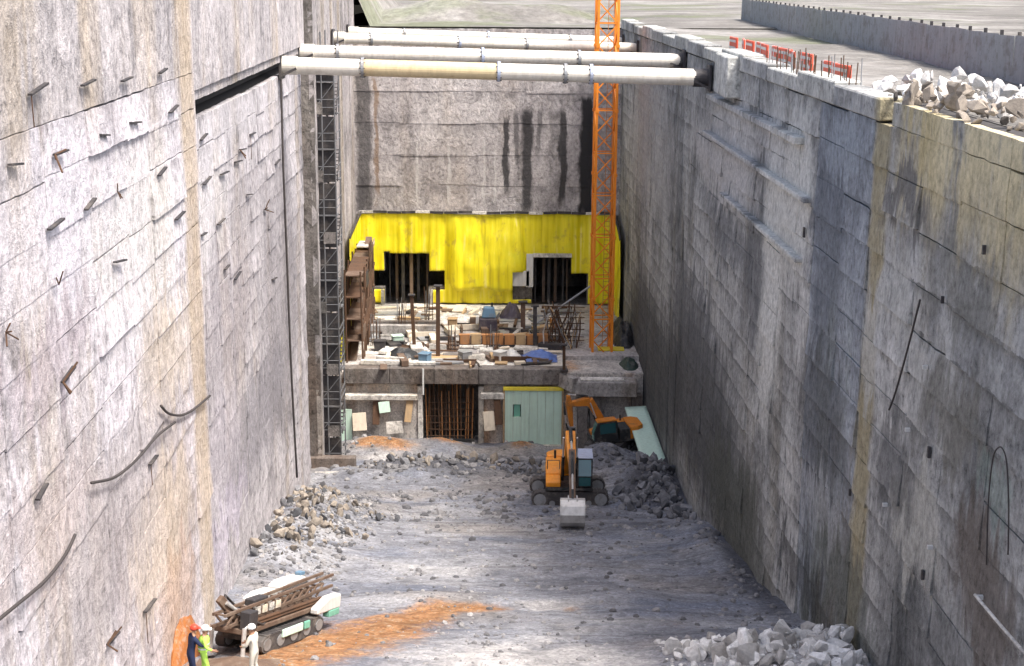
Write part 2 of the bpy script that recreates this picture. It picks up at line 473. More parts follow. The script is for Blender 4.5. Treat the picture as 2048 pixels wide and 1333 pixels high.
M['offwhite_cloth'] = NT('off white cloth').done((0.62, 0.58, 0.5), 0.85)
M['skin'] = NT('skin').done((0.36, 0.2, 0.13), 0.6)
M['helmet_white'] = NT('white helmet').done((0.8, 0.8, 0.78), 0.35)
M['helmet_red'] = NT('red helmet').done((0.6, 0.07, 0.04), 0.35)
M['reflect'] = NT('reflective band').done((0.7, 0.72, 0.72), 0.3, 0.2)
M['boots'] = NT('work boots').done((0.04, 0.03, 0.025), 0.8)


def _glass():
    m = NT('tinted cab glass')
    return m.done((0.02, 0.09, 0.10), 0.08, 0.0, 0.8)


M['glass'] = _glass()


def _yellow():
    m = NT('yellow waterproof membrane')
    st = m.noise((2.2, 2.2, 0.10), 5, 0.6)
    c = m.ramp(st, [(0.3, (0.50, 0.40, 0.012)), (0.46, (0.76, 0.65, 0.012)), (0.6, (0.84, 0.73, 0.03)), (0.72, (0.92, 0.82, 0.25))])
    g = m.noise(0.45, 4, 0.6)
    c = m.mix(m.math('MULTIPLY', m.sstep(g, 0.52, 0.7), 0.5), c, (0.60, 0.60, 0.03))
    d = m.noise((1.2, 1.2, 0.8), 5, 0.65)
    c = m.mix(m.math('MULTIPLY', m.sstep(d, 0.55, 0.70), 0.6), c, (0.40, 0.29, 0.06))
    m.bump(m.noise((3.0, 3.0, 0.3), 4, 0.6), 0.4, 0.06)
    return m.done(c, 0.42, 0, 0.4)


M['yellow'] = _yellow()


def _gravel():
    m = NT('pit floor gravel')
    zone = m.attr('zone').outputs['Color']
    sep = m.n('ShaderNodeSeparateColor')
    m.set(sep.inputs[0], zone)
    wob = m.noise(0.55, 5, 0.68)
    wob2 = m.noise(3.1, 5, 0.7)
    c = m.ramp(m.noise(0.22, 5, 0.6, 0.4), [(0.30, (0.155, 0.16, 0.183)), (0.5, (0.235, 0.24, 0.262)), (0.68, (0.33, 0.328, 0.332))])
    c = m.mix(m.math('MULTIPLY', m.sstep(m.noise(0.12, 4, 0.6), 0.50, 0.64), 0.5), c, (0.25, 0.22, 0.19))
    c = m.mix(m.math('MULTIPLY', m.sstep(m.noise((0.09, 0.2, 0.1), 3, 0.6, 0.6), 0.52, 0.66), 0.6), c, (0.13, 0.15, 0.20))
    c = m.mix(m.math('MULTIPLY', m.sstep(m.noise((0.10, 0.75, 0.1), 4, 0.6, 1.2), 0.54, 0.62), 0.45), c, (0.095, 0.095, 0.105))
    dm = m.math('ADD', sep.outputs[2], m.math('MULTIPLY', m.math('SUBTRACT', wob, 0.5), 0.8))
    c = m.mix(m.sstep(dm, 0.3, 0.8), c, (0.085, 0.085, 0.095))
    wm = m.math('ADD', sep.outputs[1], m.math('MULTIPLY', m.math('SUBTRACT', wob, 0.5), 0.9))
    c = m.mix(m.math('MULTIPLY', m.sstep(wm, 0.35, 0.75), 0.9), c, (0.40, 0.385, 0.375))
    om = m.math('ADD', sep.outputs[0], m.math('ADD', m.math('MULTIPLY', m.math('SUBTRACT', wob, 0.5), 0.9), m.math('MULTIPLY', m.math('SUBTRACT', wob2, 0.5), 0.7)))
    oc = m.ramp(wob2, [(0.3, (0.12, 0.07, 0.04)), (0.45, (0.27, 0.125, 0.05)), (0.58, (0.31, 0.175, 0.085)), (0.70, (0.33, 0.27, 0.21))])
    c = m.mix(m.math('MULTIPLY', m.sstep(om, 0.30, 0.80), 0.95), c, oc)
    v = m.n('ShaderNodeTexVoronoi')
    m.set(v.inputs['Vector'], m.scaled(5.5))
    v.inputs['Scale'].default_value = 1.0
    cell = m.n('ShaderNodeSeparateColor')
    m.set(cell.inputs[0], v.outputs['Color'])
    c = m.mix(0.42, c, m.ramp(cell.outputs[0], [(0.0, 0.55), (0.5, 0.95), (1.0, 1.45)]), 'MULTIPLY')
    f = m.noise(9.0, 5, 0.75)
    c = m.mix(0.75, c, m.ramp(f, [(0.3, 0.5), (0.5, 1.0), (0.7, 1.4)]), 'MULTIPLY')
    c = m.mix(0.8, c, m.ramp(wob, [(0.3, 0.62), (0.5, 1.0), (0.7, 1.3)]), 'MULTIPLY')
    h = m.math('ADD', m.noise(2.4, 6, 0.7), m.math('MULTIPLY', v.outputs['Distance'], -0.5))
    m.bump(h, 0.8, 0.10)
    return m.done(c, 0.92, 0, 0.2)


M['gravel'] = _gravel()


def _stone(name, lo, hi, use_attr=True):
    m = NT(name)
    a = m.attr('tone').outputs['Fac'] if use_attr else m.rand()
    c = m.ramp(a, [(0.0, lo), (0.7, hi), (1.0, (0.74, 0.73, 0.71) if use_attr else hi)])
    c = m.mix(0.7, c, m.ramp(m.noise(7.0, 5, 0.7), [(0.3, 0.6), (0.7, 1.3)]), 'MULTIPLY')
    m.bump(m.noise(11, 5, 0.7), 0.5, 0.04)
    return m.done(c, 0.9, 0, 0.2)


M['stones'] = _stone('loose stones', (0.10, 0.10, 0.107), (0.36, 0.35, 0.345))
M['rock_white'] = _stone('white limestone', (0.36, 0.345, 0.325), (0.80, 0.79, 0.77), False)
M['rock_grey'] = _stone('grey brown rubble', (0.07, 0.064, 0.058), (0.31, 0.27, 0.225), False)
M['rock_dark'] = _stone('dark rubble', (0.05, 0.053, 0.06), (0.24, 0.24, 0.25), False)


def _ground():
    m = NT('site ground')
    c = m.ramp(m.noise(0.09, 6, 0.65, 0.5), [(0.3, (0.12, 0.115, 0.105)), (0.5, (0.20, 0.19, 0.175)), (0.68, (0.32, 0.31, 0.29))])
    c = m.mix(m.math('MULTIPLY', m.sstep(m.noise(0.05, 4, 0.6), 0.54, 0.62), 0.6), c, (0.13, 0.15, 0.08))
    c = m.mix(0.7, c, m.ramp(m.noise(1.4, 6, 0.7), [(0.3, 0.55), (0.7, 1.4)]), 'MULTIPLY')
    m.bump(m.noise(1.2, 6, 0.7), 0.8, 0.25)
    return m.done(c, 0.95, 0, 0.15)


M['ground'] = _ground()
# ------------------------------------------------------------------ the ground and the pit floor
RZ = -4.2          # level of the ground round the pit (right and far side)
SLAB = -27.5       # top of the concrete structure at the far end
FRONT_Y, BACK_Y = 106.3, 128.0
PROF = [(-60, 1.0), (-40, -3.0), (0, -11.5), (43.5, -21.0), (60.7, -25.2), (75.7, -28.1), (81.0, -29.5), (90.0, -30.1), (97.5, -32.3), (104, -33.2), (130, -33.4)]
MOUNDS = [  # x, y, radius x, radius y, height
    (-10.6, 73, 2.6, 6.0, 1.5), (-10.9, 64, 1.8, 4.0, 0.9), (-10.4, 80, 2.6, 3.5, 1.1),
    (6.4, 97, 3.2, 3.2, 1.9), (-6, 93, 4.5, 2.2, 0.7), (-1.5, 95.5, 4.0, 1.8, 0.6), (8.6, 88, 1.6, 4.5, 1.0),
    (-9.5, 104, 3.0, 2.4, 1.1), (-5.0, 104.5, 2.0, 1.6, 0.8), (0.5, 104.8, 1.5, 1.3, 0.6),
    (-3.0, 56, 3.5, 2.0, 0.35), (8.8, 45.0, 3.4, 2.6, 0.6), (4.2, 57, 2.0, 2.5, 0.3), (9.6, 70, 1.2, 8, 0.5)]


def base_z(Y):
    return float(np.interp(Y, [p[0] for p in PROF], [p[1] for p in PROF]))


def zf(x, Y, fine=True):
    z = base_z(Y)
    for mx, my, rx, ry, h in MOUNDS:
        d = ((x - mx) / rx) ** 2 + ((Y - my) / ry) ** 2
        if d < 6:
            z += h * math.exp(-d)
    if fine:
        rough = 1.0 + (1.6 if 88 < Y < 100 else 0.0)
        z += 0.10 * rough * noise.noise(Vector((x * 0.45, Y * 0.45, 3.1)))
        z += 0.075 * rough * noise.noise(Vector((x * 1.3, Y * 1.3, 7.7)))
    # wheel ruts sweeping across the ramp
    for k, (a, b) in enumerate(((52.0, 0.10), (54.2, 0.10), (61.5, -0.16), (63.8, -0.16))):
        d = Y - (a + b * x + 1.2 * math.sin(x * 0.25 + k))
        z -= 0.10 * math.exp(-(d / 0.35) ** 2)
    return z


ORANGE_PATH = [at_z(520, 1325, -21.2), at_z(640, 1290, -21.9), at_z(760, 1255, -22.6), at_z(880, 1215, -23.4), at_z(980, 1212, -23.5)]
ORANGE_W = [1.8, 2.2, 2.0, 1.1, 0.8]


def zone(x, Y):
    o = 0.0
    p = Vector((x, Y))
    for i in range(len(ORANGE_PATH) - 1):
        a, b = ORANGE_PATH[i].xy, ORANGE_PATH[i + 1].xy
        t = max(0, min(1, (p - a).dot(b - a) / (b - a).length_squared))
        w = ORANGE_W[i] * (1 - t) + ORANGE_W[i + 1] * t
        o = max(o, 1.0 - 0.5 * (p - a.lerp(b, t)).length / w)
    for mx, my, rx, ry, k in ((-9.2, 103.6, 2.6, 1.6, 1.0), (-4.8, 104.8, 1.6, 1.0, 0.9), (0.6, 104.6, 1.2, 1.0, 0.8), (2.3, 54.5, 0.7, 0.7, 0.55), (-9.8, 43.6, 1.4, 1.6, 0.9), (5.9, 52, 0.9, 1.6, 0.5), (-10.8, 71, 1.6, 4, 0.40)):
        o = max(o, k * math.exp(-((x - mx) / rx) ** 2 - ((Y - my) / ry) ** 2))
    wht = 0.0
    for mx, my, rx, ry, k in ((1.5, 55.2, 1.7, 1.1, 1.0), (1.0, 45.5, 6.0, 4.5, 0.75), (-3.0, 100.5, 2.2, 1.3, 0.9), (-10.2, 94.5, 2.2, 2.0, 0.95), (8.8, 45, 3.4, 3, 1.0), (1.5, 102, 2.0, 1.2, 0.6), (-9.2, 101, 1.6, 1.2, 0.8)):
        wht = max(wht, k * math.exp(-((x - mx) / rx) ** 2 - ((Y - my) / ry) ** 2))
    dk = 0.0
    for mx, my, rx, ry, k in ((-5.5, 92.5, 6.0, 3.0, 0.8), (8.7, 86, 2.4, 5.0, 1.0), (2.5, 91, 3.0, 2.0, 0.7), (-7.5, 97.5, 3.0, 1.6, 0.9), (1.5, 99, 3.0, 2.0, 0.7), (10.4, 62, 1.2, 14, 0.8), (6.5, 95, 3.0, 3.0, 0.55), (-3, 84, 5, 5, 0.35)):
        dk = max(dk, k * math.exp(-((x - mx) / rx) ** 2 - ((Y - my) / ry) ** 2))
    return max(0, min(1, o)), wht, dk


def grid_mesh(name, xs, ys, fn, mat, attr=None):
    nx, ny = len(xs), len(ys)
    vs = [(x, y, fn(x, y)) for y in ys for x in xs]
    fs = [(j * nx + i, j * nx + i + 1, (j + 1) * nx + i + 1, (j + 1) * nx + i) for j in range(ny - 1) for i in range(nx - 1)]
    me = bpy.data.meshes.new(name)
    me.from_pydata(vs, [], fs)
    me.polygons.foreach_set('use_smooth', [True] * len(me.polygons))
    me.materials.append(mat)
    if attr:
        ca = me.color_attributes.new('zone', 'FLOAT_COLOR', 'POINT')
        buf = []
        for x, y, z in vs:
            r, g, b = attr(x, y)
            buf += [r, g, b, 1.0]
        ca.data.foreach_set('color', buf)
    o = bpy.data.objects.new(name, me)
    COL.objects.link(o)
    return o


ys = list(np.arange(-60, 36, 4.0)) + list(np.arange(36, 108.01, 0.24))
xs = list(np.arange(-15.6, 15.61, 0.26))
tag(grid_mesh('pit_floor', xs, ys, zf, M['gravel'], zone), kind='structure')


def ground_z(x, y):
    return 0.35 * noise.noise(Vector((x * 0.06, y * 0.06, 1.0))) + 0.15 * noise.noise(Vector((x * 0.3, y * 0.3, 5.0)))


def _ground_mesh():
    # one sheet round the pit: the right and far side low, a terrace on the left; the pit itself is the hole
    ysr = [-400, -200, -100, -60, -30, 0, 20] + list(np.arange(30, 129.5, 3.3)) + [129.6]
    vs, fs = [], []

    def strip(rows):
        n = len(vs)
        w = len(rows[0])
        for r in rows:
            vs.extend(r)
        for j in range(len(rows) - 1):
            for i in range(w - 1):
                fs.append((n + j * w + i, n + j * w + i + 1, n + (j + 1) * w + i + 1, n + (j + 1) * w + i))
    offs = [0, 1.5, 3, 5, 8, 12, 18, 26, 40, 70, 130, 300, 1200]
    strip([[(RW(y) + 0.9 + o, y, RZ + 0.62 * max(0, min(1, (50 - y) / 5)) + (ground_z(o + 20, y) if o > 1 else 0)) for o in offs] for y in ysr])
    strip([[(LW(y) - 0.9 - o, y, 1.2 + (ground_z(-o - 20, y) if o > 1 else 0)) for o in reversed(offs)] for y in ysr])
    yb = [129.6, 131, 134, 138, 144, 152, 165, 185, 220, 300, 600, 1500]
    xb = [-1200, -300, -120, -60, -40, -30, -24, -18, -14.3] + list(np.arange(-12, 9.3, 2.5)) + [10.0, 14, 20, 28, 40, 60, 120, 300, 1200]

    def zb(x, y):
        t = 1.2 if x < -14.2 else RZ
        k = min(1, max(0, (y - 132) / 60.0))
        return t * (1 - k) + RZ * k + (ground_z(x, y) if y > 130 else 0)
    strip([[(x, y, zb(x, y)) for x in xb] for y in yb])
    me = bpy.data.meshes.new('ground')
    me.from_pydata(vs, [], fs)
    me.polygons.foreach_set('use_smooth', [True] * len(me.polygons))
    me.materials.append(M['ground'])
    o = bpy.data.objects.new('ground', me)
    COL.objects.link(o)
    tag(o, kind='structure')


_ground_mesh()


# ------------------------------------------------------------------ walls made of cast panels
def panels(parent, A, B, cols, row_h, z_top, z_bot, mats, seed, lip=0.10, jit=0.05, rough=0.06, res=0.42, name='panel', phase=True, inset=0.0, stag=False):
    """front faces from plan point A to B (inward normal to the right of A->B when looking down); cols: edges along A->B in metres"""
    rng = random.Random(seed)
    A, B = Vector(A), Vector(B)
    d = (B - A).normalized()
    nrm = Vector((d.y, -d.x))
    pw = Vector(parent['_w'])
    for ci in range(len(cols) - 1):
        s0, s1 = cols[ci] + 0.005, cols[ci + 1] - 0.005
        mat = mats(ci, 0.5 * (s0 + s1)) if callable(mats) else mats
        z = z_top
        lift = 0
        coff = rng.uniform(-jit, jit)
        while True:
            mid = A + d * (0.5 * (s0 + s1))
            zb_lim = z_bot(mid.x, mid.y) if callable(z_bot) else z_bot
            lift += 1
            z0 = z_top - lift * row_h + (rng.uniform(-0.13, 0.13) * min(1.0, row_h) if phase else rng.uniform(-0.12, 0.12)) - (0.55 * row_h if phase and stag and ci % 2 else 0.0)
            if z0 < zb_lim + 0.5 * row_h:
                z0 = zb_lim
            z1 = z - (rng.choice((0.008, 0.015, 0.03, 0.045, 0.06)) if phase else 0.012)
            nx = max(2, int((s1 - s0) / res))
            nz = max(2, int((z1 - z0) / res))
            off = (coff + rng.uniform(-jit, jit) * 0.5) * 0.25 + inset
            lp = lip * rng.choice((0.0, 0.1, 0.2, 0.3, 0.45, 0.7, 1.1))
            tw = rng.uniform(-0.012, 0.012)
            vs, fs = [], []
            for j in range(nz + 1):
                tz = j / nz
                zz = z0 + (z1 - z0) * tz
                for i in range(nx + 1):
                    ts = i / nx
                    s = s0 + (s1 - s0) * ts
                    q = Vector((s * 0.55, zz * 0.45, seed * 3.7))
                    n_ = noise.noise(q) * rough * 0.4 + noise.noise(q * 3.3) * rough * 0.28
                    e = off + lp * (1 - tz) + tw * (ts - 0.5) + n_
                    if i in (0, nx) or j in (0, nz):
                        e -= 0.006 + 0.012 * noise.noise(q * 5)
                    p = A + d * s + nrm * e
                    jag = 0.035 * noise.noise(Vector((s * 1.9, zz * 1.9, 8.0))) if j in (0, nz) else 0
                    vs.append((p.x - pw.x, p.y - pw.y, zz + jag - pw.z))
            w = nx + 1
            for j in range(nz):
                for i in range(nx):
                    fs.append((j * w + i, j * w + i + 1, (j + 1) * w + i + 1, (j + 1) * w + i))
            # rim going back into the wall
            ring = [i for i in range(w)] + [j * w + nx for j in range(1, nz + 1)] + [nz * w + i for i in range(nx - 1, -1, -1)] + [j * w for j in range(nz - 1, 0, -1)]
            base = len(vs)
            back = nrm * -0.30
            R_ = len(ring)
            for k in ring:          # own copies of the border so that the front face keeps its flat normals
                vs.append(vs[k])
            for k in ring:
                x_, y_, z_ = vs[k]
                vs.append((x_ + back.x, y_ + back.y, z_))
            for k in range(R_):
                k2 = (k + 1) % R_
                fs.append((base + k2, base + k, base + R_ + k, base + R_ + k2))
            me = bpy.data.meshes.new(name)
            me.from_pydata(vs, [], fs)
            sm = [True] * (nx * nz) + [False] * R_
            me.polygons.foreach_set('use_smooth', sm)
            me.materials.append(mat)
            o = bpy.data.objects.new(name, me)
            COL.objects.link(o)
            o.parent = parent
            z = z0
            if z0 <= zb_lim + 1e-6:
                break


def wpt(fn, Y, off=0.0):
    return (fn(Y) + off, Y)


def backing(parent, A, B, z0, z1, depth=0.9, gap=0.24, mat=None):
    A, B = Vector(A), Vector(B)
    d = (B - A).normalized()
    nrm = Vector((d.y, -d.x))
    P = [A - nrm * gap, B - nrm * gap, B - nrm * (gap + depth), A - nrm * (gap + depth)]
    mb = MB().add([(p.x, p.y, z0) for p in P] + [(p.x, p.y, z1) for p in P],
                  [(3, 2, 1, 0), (4, 5, 6, 7), (0, 1, 5, 4), (1, 2, 6, 5), (2, 3, 7, 6), (3, 0, 4, 7)])
    return mb.build('backing_wall', mat or M['dark_joint'], parent)


def edges(a, b, w, rng, first=()):
    out = [a] + [x for x in first]
    while out[-1] < b - 1.5 * w:
        out.append(out[-1] + w * rng.uniform(0.85, 1.15))
    return out + [b]


deep = lambda x, y: base_z(y) - 1.0
rng = random.Random(5)
SLOPE_K = math.hypot(1, 0.0265)

# left wall, near length (stands a little proud), with an ochre strip at its far end.   A->B runs away from the camera: normal to +X
lw = thing('retaining_wall', 'pale grey cast panel wall filling the left side nearest the camera, ochre strip at its end', 'wall', (LW(18), 18, -24))
A, B = wpt(LW, 18, 0.42), wpt(LW, 52.3, 0.42)
L = (Vector(B) - Vector(A)).length
c = edges(0, L - 2.7, 3.6, rng)
panels(lw, A, B, c + [L], 1.25, -3.25, deep, lambda i, s: M['left_tan'] if s > L - 2.7 else M['left'], 11, lip=0.10)
panels(lw, A, B, edges(0, L - 2.7, 5.5, rng) + [L], 5.0, 1.2, -3.25, lambda i, s: M['left_tan'] if s > L - 2.7 else M['left_top'], 12, lip=0.02, jit=0.02, rough=0.04, phase=False)
backing(lw, A, B, -36, 1.15)
A_, B_ = Vector(B), Vector(wpt(LW, 52.3, -0.6))
panels(lw, A_, B_, [0, 1.0], 3.0, 1.2, deep, M['left_tan'], 13, phase=False)

# left wall, middle length, a dark slot running under its upper beam
lm = thing('retaining_wall', 'grey cast panel wall on the left behind the ochre strip, dark slot under its top beam', 'wall', (LW(52.4), 52.4, -28))
A, B = wpt(LW, 52.32), wpt(LW, 88.4)
L = (Vector(B) - Vector(A)).length
panels(lm, A, B, edges(0, L, 3.1, rng), 1.15, -5.05, deep, M['left_mid'], 21, lip=0.075, jit=0.035)
panels(lm, A, B, edges(0, L, 5.5, rng), 6.0, 1.2, -3.95, M['left_top'], 22, lip=0.03, jit=0.02, rough=0.03, phase=False, inset=0.25)
panels(lm, A, B, edges(0, L, 5.5, rng), 0.5, -3.97, -4.35, M['left_far'], 23, lip=0.03, jit=0.02, rough=0.03, phase=False, inset=0.12)
backing(lm, A, B, -36, -5.1)
backing(lm, A, B, -5.0, -4.3, gap=0.9)
backing(lm, A, B, -4.3, 1.15)
panels(lm, B, wpt(LW, 88.4, -1.6), [0, 1.6], 3.0, 1.2, deep, M['left_far'], 24, phase=False)

# left wall, far length: set back behind a slot, then narrow piles
lf = thing('retaining_wall', 'narrow pile wall on the far left behind the stair tower, above the yellow sheet corner', 'wall', (LW(88.5), 88.5, -30))
A, B = wpt(LW, 88.45, -1.7), wpt(LW, 96, -1.7)
panels(lf, A, B, edges(0, 7.5, 1.9, rng), 4.0, 1.2, deep, M['slab_dark'], 31, lip=0.02)  # recess faces take a darker concrete: the slot's shade put into the colour
backing(lf, A, B, -36, 1.1, depth=0.5)
A, B = wpt(LW, 96.0), wpt(LW, 129.2)
L = (Vector(B) - Vector(A)).length
panels(lf, A, B, edges(0, L, 1.35, rng), 7.0, 1.2, lambda x, y: -33.4 if y < 106 else -28, M['left_far'], 32, lip=0.02, jit=0.07)
backing(lf, wpt(LW, 96.5), B, -35, 1.1)
panels(lf, wpt(LW, 96.0, -1.7), A, [0, 1.68], 4.0, 1.2, deep, M['slab_dark'], 33, phase=False, lip=0.02)  # return face coloured dark as well, for the shade in the slot

# right wall.   A->B runs towards the camera: normal to -X
rw = thing('retaining_wall', 'dark streaked concrete wall along the whole right side of the pit', 'wall', (RW(60), 60, -26))
A, B = wpt(RW, 129.2), wpt(RW, 22)
Lr = (Vector(B) - Vector(A)).length
yy = lambda s: 129.2 - s / SLOPE_K
sY = lambda Y: (129.2 - Y) * SLOPE_K
c = edges(0, sY(84), 1.7, rng)
c += edges(sY(84), sY(63.4), 4.2, rng)[1:]
c += [sY(60.5), sY(57.5), sY(54.6), sY(50.5), sY(47.0), sY(45.3)]
c += edges(sY(45.3), Lr, 3.7, rng)[1:]


def rmat(i, s):
    y = yy(s)
    
    if 47.0 < y < 54.6: return M['right_blue']
    if 45.3 < y < 47.0: return M['right_tan']
    return M['right']


RIM = lambda y: -4.25 if y > 46 else -3.55


def rdeep(x, y):
    return base_z(y) - 1.0 if y < 106 else -34.0


n0 = len([x for x in c if x <= sY(84) + 0.01])
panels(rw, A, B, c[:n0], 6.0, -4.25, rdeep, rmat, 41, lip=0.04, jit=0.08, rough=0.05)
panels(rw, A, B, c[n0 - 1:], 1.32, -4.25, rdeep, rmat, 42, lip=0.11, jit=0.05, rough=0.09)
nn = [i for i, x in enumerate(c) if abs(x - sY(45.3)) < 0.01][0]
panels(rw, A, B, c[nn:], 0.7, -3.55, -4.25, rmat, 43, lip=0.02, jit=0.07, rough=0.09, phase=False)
backing(rw, A, B, -36, -4.3)
backing(rw, wpt(RW, 45.3), B, -4.3, -3.6)
# walings standing proud of the right wall near its top
for k, (z, y0, y1, h, dp) in enumerate(((-5.95, 57, 79, 0.26, 0.12), (-7.9, 55, 80, 0.2, 0.10), (-10.3, 56, 74, 0.18, 0.08))):
    mb = MB()
    n = 14
    for i in range(n):
        ya, yb_ = y0 + (y1 - y0) * i / n, y0 + (y1 - y0) * (i + 1) / n - 0.03
        mb.beam((RW(ya) - dp / 2 - 0.1, ya, z), (RW(yb_) - dp / 2 - 0.1, yb_, z), dp + 0.35, h * random.Random(i + k * 50).uniform(0.85, 1.1))
    mb.build('waling_ledge', M['right'], rw, bevel=0.03)
# capping beam with a concrete block at the first strut
cb = thing('capping_beam', 'grey concrete capping beam with short upright bars on top of the right wall', 'beam', (RW(90), 90, -4.2))
for i, ya in enumerate(np.arange(46.5, 128, 6.0)):
    yb_ = min(ya + 5.95, 128.6)
    z1 = -3.55 + 0.12 * math.sin(i * 2.1)
    MB().beam((RW(ya) + 0.42, ya, (z1 - 4.24) / 2), (RW(yb_) + 0.42, yb_, (z1 - 4.24) / 2), 1.0, z1 + 4.24).build('beam_length', M['right_pale'] if i % 3 else M['right'], cb, bevel=0.05)
rb = random.Random(9)
for i in range(46):
    y = rb.uniform(52, 66)
    xb0 = RW(y) + rb.uniform(0.1, 0.8)
    MB().tube((xb0, y, -3.7), (xb0 + rb.uniform(-0.06, 0.06), y + rb.uniform(-0.1, 0.1), -2.95 + rb.uniform(-0.25, 0.3)), 0.02, 5).build('starter_bar', M['rust'] if i % 3 else M['steel_grey'], cb)
p = on_right(1465, 168)
MB().box((RW(p.y) + 0.15, p.y, -4.55), (1.5, 4.2, 1.9)).build('bearing_block', M['right_pale'], cb, bevel=0.06)

# far end wall above the yellow sheet
bx = lambda u, v: at_y(u, v, BACK_Y)
ZY = bx(950, 427).z                       # top of the yellow sheet
st = []
for u, hw, v0, v1, a in ((1013, 0.24, 235, 385, 0.9), (1034, 0.22, 222, 330, 0.6), (1055, 0.42, 222, 425, 0.9), (1078, 0.2, 222, 300, 0.6), (1126, 0.30, 222, 400, 0.9), (1110, 0.5, 222, 290, 0.45), (1172, 0.55, 195, 430, 1.0), (1180, 0.35, 200, 430, 1.0), (727, 0.62, 130, 430, 0.75)):
    st.append((bx(u, 300).x, hw, bx(u, v1).z, bx(u, v0).z, (0.035, 0.034, 0.036), a, 0.35))  # upright dark streaks, narrow ones and a wide wedge beside the mast
st.append((bx(752, 300).x, 0.16, bx(700, 400).z, bx(700, 150).z, (0.22, 0.14, 0.08), 0.7, 0.5))
for u in (835, 898, 967, 990):
    st.append((bx(u, 300).x, 0.09, bx(u, 405).z, bx(u, 270 + (u % 7) * 8).z, (0.62, 0.60, 0.57), 0.6, 0.6))
M['back'] = concrete('far wall concrete', (0.56, 0.525, 0.51), (0.44, 0.41, 0.405), (0.29, 0.27, 0.268), (0.42, 0.34, 0.26), 0.3, 0.5, 0.06, wall_streaks=st, lift=2.6, lift_z=-4.3)
bw = thing('retaining_wall', 'grey far end wall with black water streaks above the yellow sheet', 'wall', (-2, BACK_Y, SLAB))
A, B = (LW(BACK_Y) - 0.3, BACK_Y), (RW(BACK_Y) + 0.3, BACK_Y)
L = B[0] - A[0]
panels(bw, A, B, edges(0, L, 3.6, rng), 2.6, -4.3, ZY - 0.1, M['back'], 51, lip=0.05, jit=0.03, rough=0.05, phase=False)
backing(bw, A, B, ZY - 0.5, -4.4)
# lower part of the far wall round the two openings
OPEN = []                                  # (x0, x1, z0, z1)
for u0, v0, u1, v1 in ((770, 505, 858, 612), (748, 542, 770, 575), (858, 542, 890, 575), (1065, 514, 1141, 614), (1141, 546, 1173, 614)):
    a, b = bx(u0, v0), bx(u1, v1)
    OPEN.append((a.x, b.x, max(b.z, SLAB), a.z))
xl, xr = LW(BACK_Y) - 0.3, RW(BACK_Y) + 0.3
xsb = sorted(set([xl, xr] + [o[0] for o in OPEN] + [o[1] for o in OPEN]))
for x0, x1 in zip(xsb[:-1], xsb[1:]):
    if x1 - x0 < 0.05:
        continue
    xm = (x0 + x1) / 2
    hole = [o for o in OPEN if o[0] < xm < o[1]]
    zz = [(SLAB - 0.5, ZY - 0.1)]
    if hole:
        o = hole[0]
        zz = [(o[3], ZY - 0.1)] + ([(SLAB - 0.5, o[2])] if o[2] > SLAB + 0.1 else [])
    for z0, z1 in zz:
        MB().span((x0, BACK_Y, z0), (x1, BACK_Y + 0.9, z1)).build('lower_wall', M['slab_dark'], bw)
for k, (a, b) in enumerate(((0, 2), (3, 4))):   # the passages behind the two openings
    x0 = min(OPEN[i][0] for i in range(a, b + 1)) - 0.4
    x1 = max(OPEN[i][1] for i in range(a, b + 1)) + 0.4
    z1 = OPEN[a][3] + 0.5
    mb = MB()
    mb.span((x0 - 0.3, BACK_Y + 0.91, SLAB - 0.5), (x0, BACK_Y + 9, z1))
    mb.span((x1, BACK_Y + 0.91, SLAB - 0.5), (x1 + 0.3, BACK_Y + 9, z1))
    mb.span((x0, BACK_Y + 0.91, z1 - 0.3), (x1, BACK_Y + 9, z1))
    mb.span((x0, BACK_Y + 0.91, SLAB - 0.5), (x1, BACK_Y + 9, SLAB - 0.2))
    mb.span((x0, BACK_Y + 9, SLAB - 0.5), (x1, BACK_Y + 9.3, z1))
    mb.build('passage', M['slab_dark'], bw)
    ro = random.Random(40 + k)
    for i in range(6):
        x = OPEN[a][0] + 0.3 + (OPEN[a][1] - OPEN[a][0] - 0.5) * i / 5 + ro.uniform(-0.15, 0.15)
        MB().box((x, BACK_Y + ro.uniform(0.3, 1.6), (SLAB + OPEN[a][3]) / 2), (ro.uniform(0.10, 0.3), 0.15, OPEN[a][3] - SLAB - 0.02)).build('inner_post', M['brown'] if i % 2 else M['steel_dark'], bw)
# pale boards left standing round the right opening
for u0, v0, u1, v1, m_ in ((1025, 540, 1058, 570, 'white_paint'), (1053, 506, 1066, 572, 'white_paint'), (1066, 505, 1143, 513, 'slab_white'), (763, 577, 770, 612, 'slab'), (859, 577, 867, 612, 'slab')):
    a, b = bx(u0, v0), bx(u1, v1)
    MB().span((a.x, BACK_Y - 0.6, b.z), (b.x, BACK_Y - 0.48, a.z)).build('edge_board', M[m_], bw)


# ------------------------------------------------------------------ yellow membrane
ym = thing('waterproof_sheet', 'bright yellow membrane hung in folds over the far wall round two dark openings', 'sheet', (-2, BACK_Y - 0.3, SLAB))
CELL = 0.16


def folds(s, z, k):
    f = noise.noise(Vector((s * 1.1, z * 0.07, k))) * 0.24 + noise.noise(Vector((s * 3.4, z * 0.10, k + 9))) * 0.13
    return f + 0.05 * noise.noise(Vector((s * 0.8, z * 0.9, k + 4)))


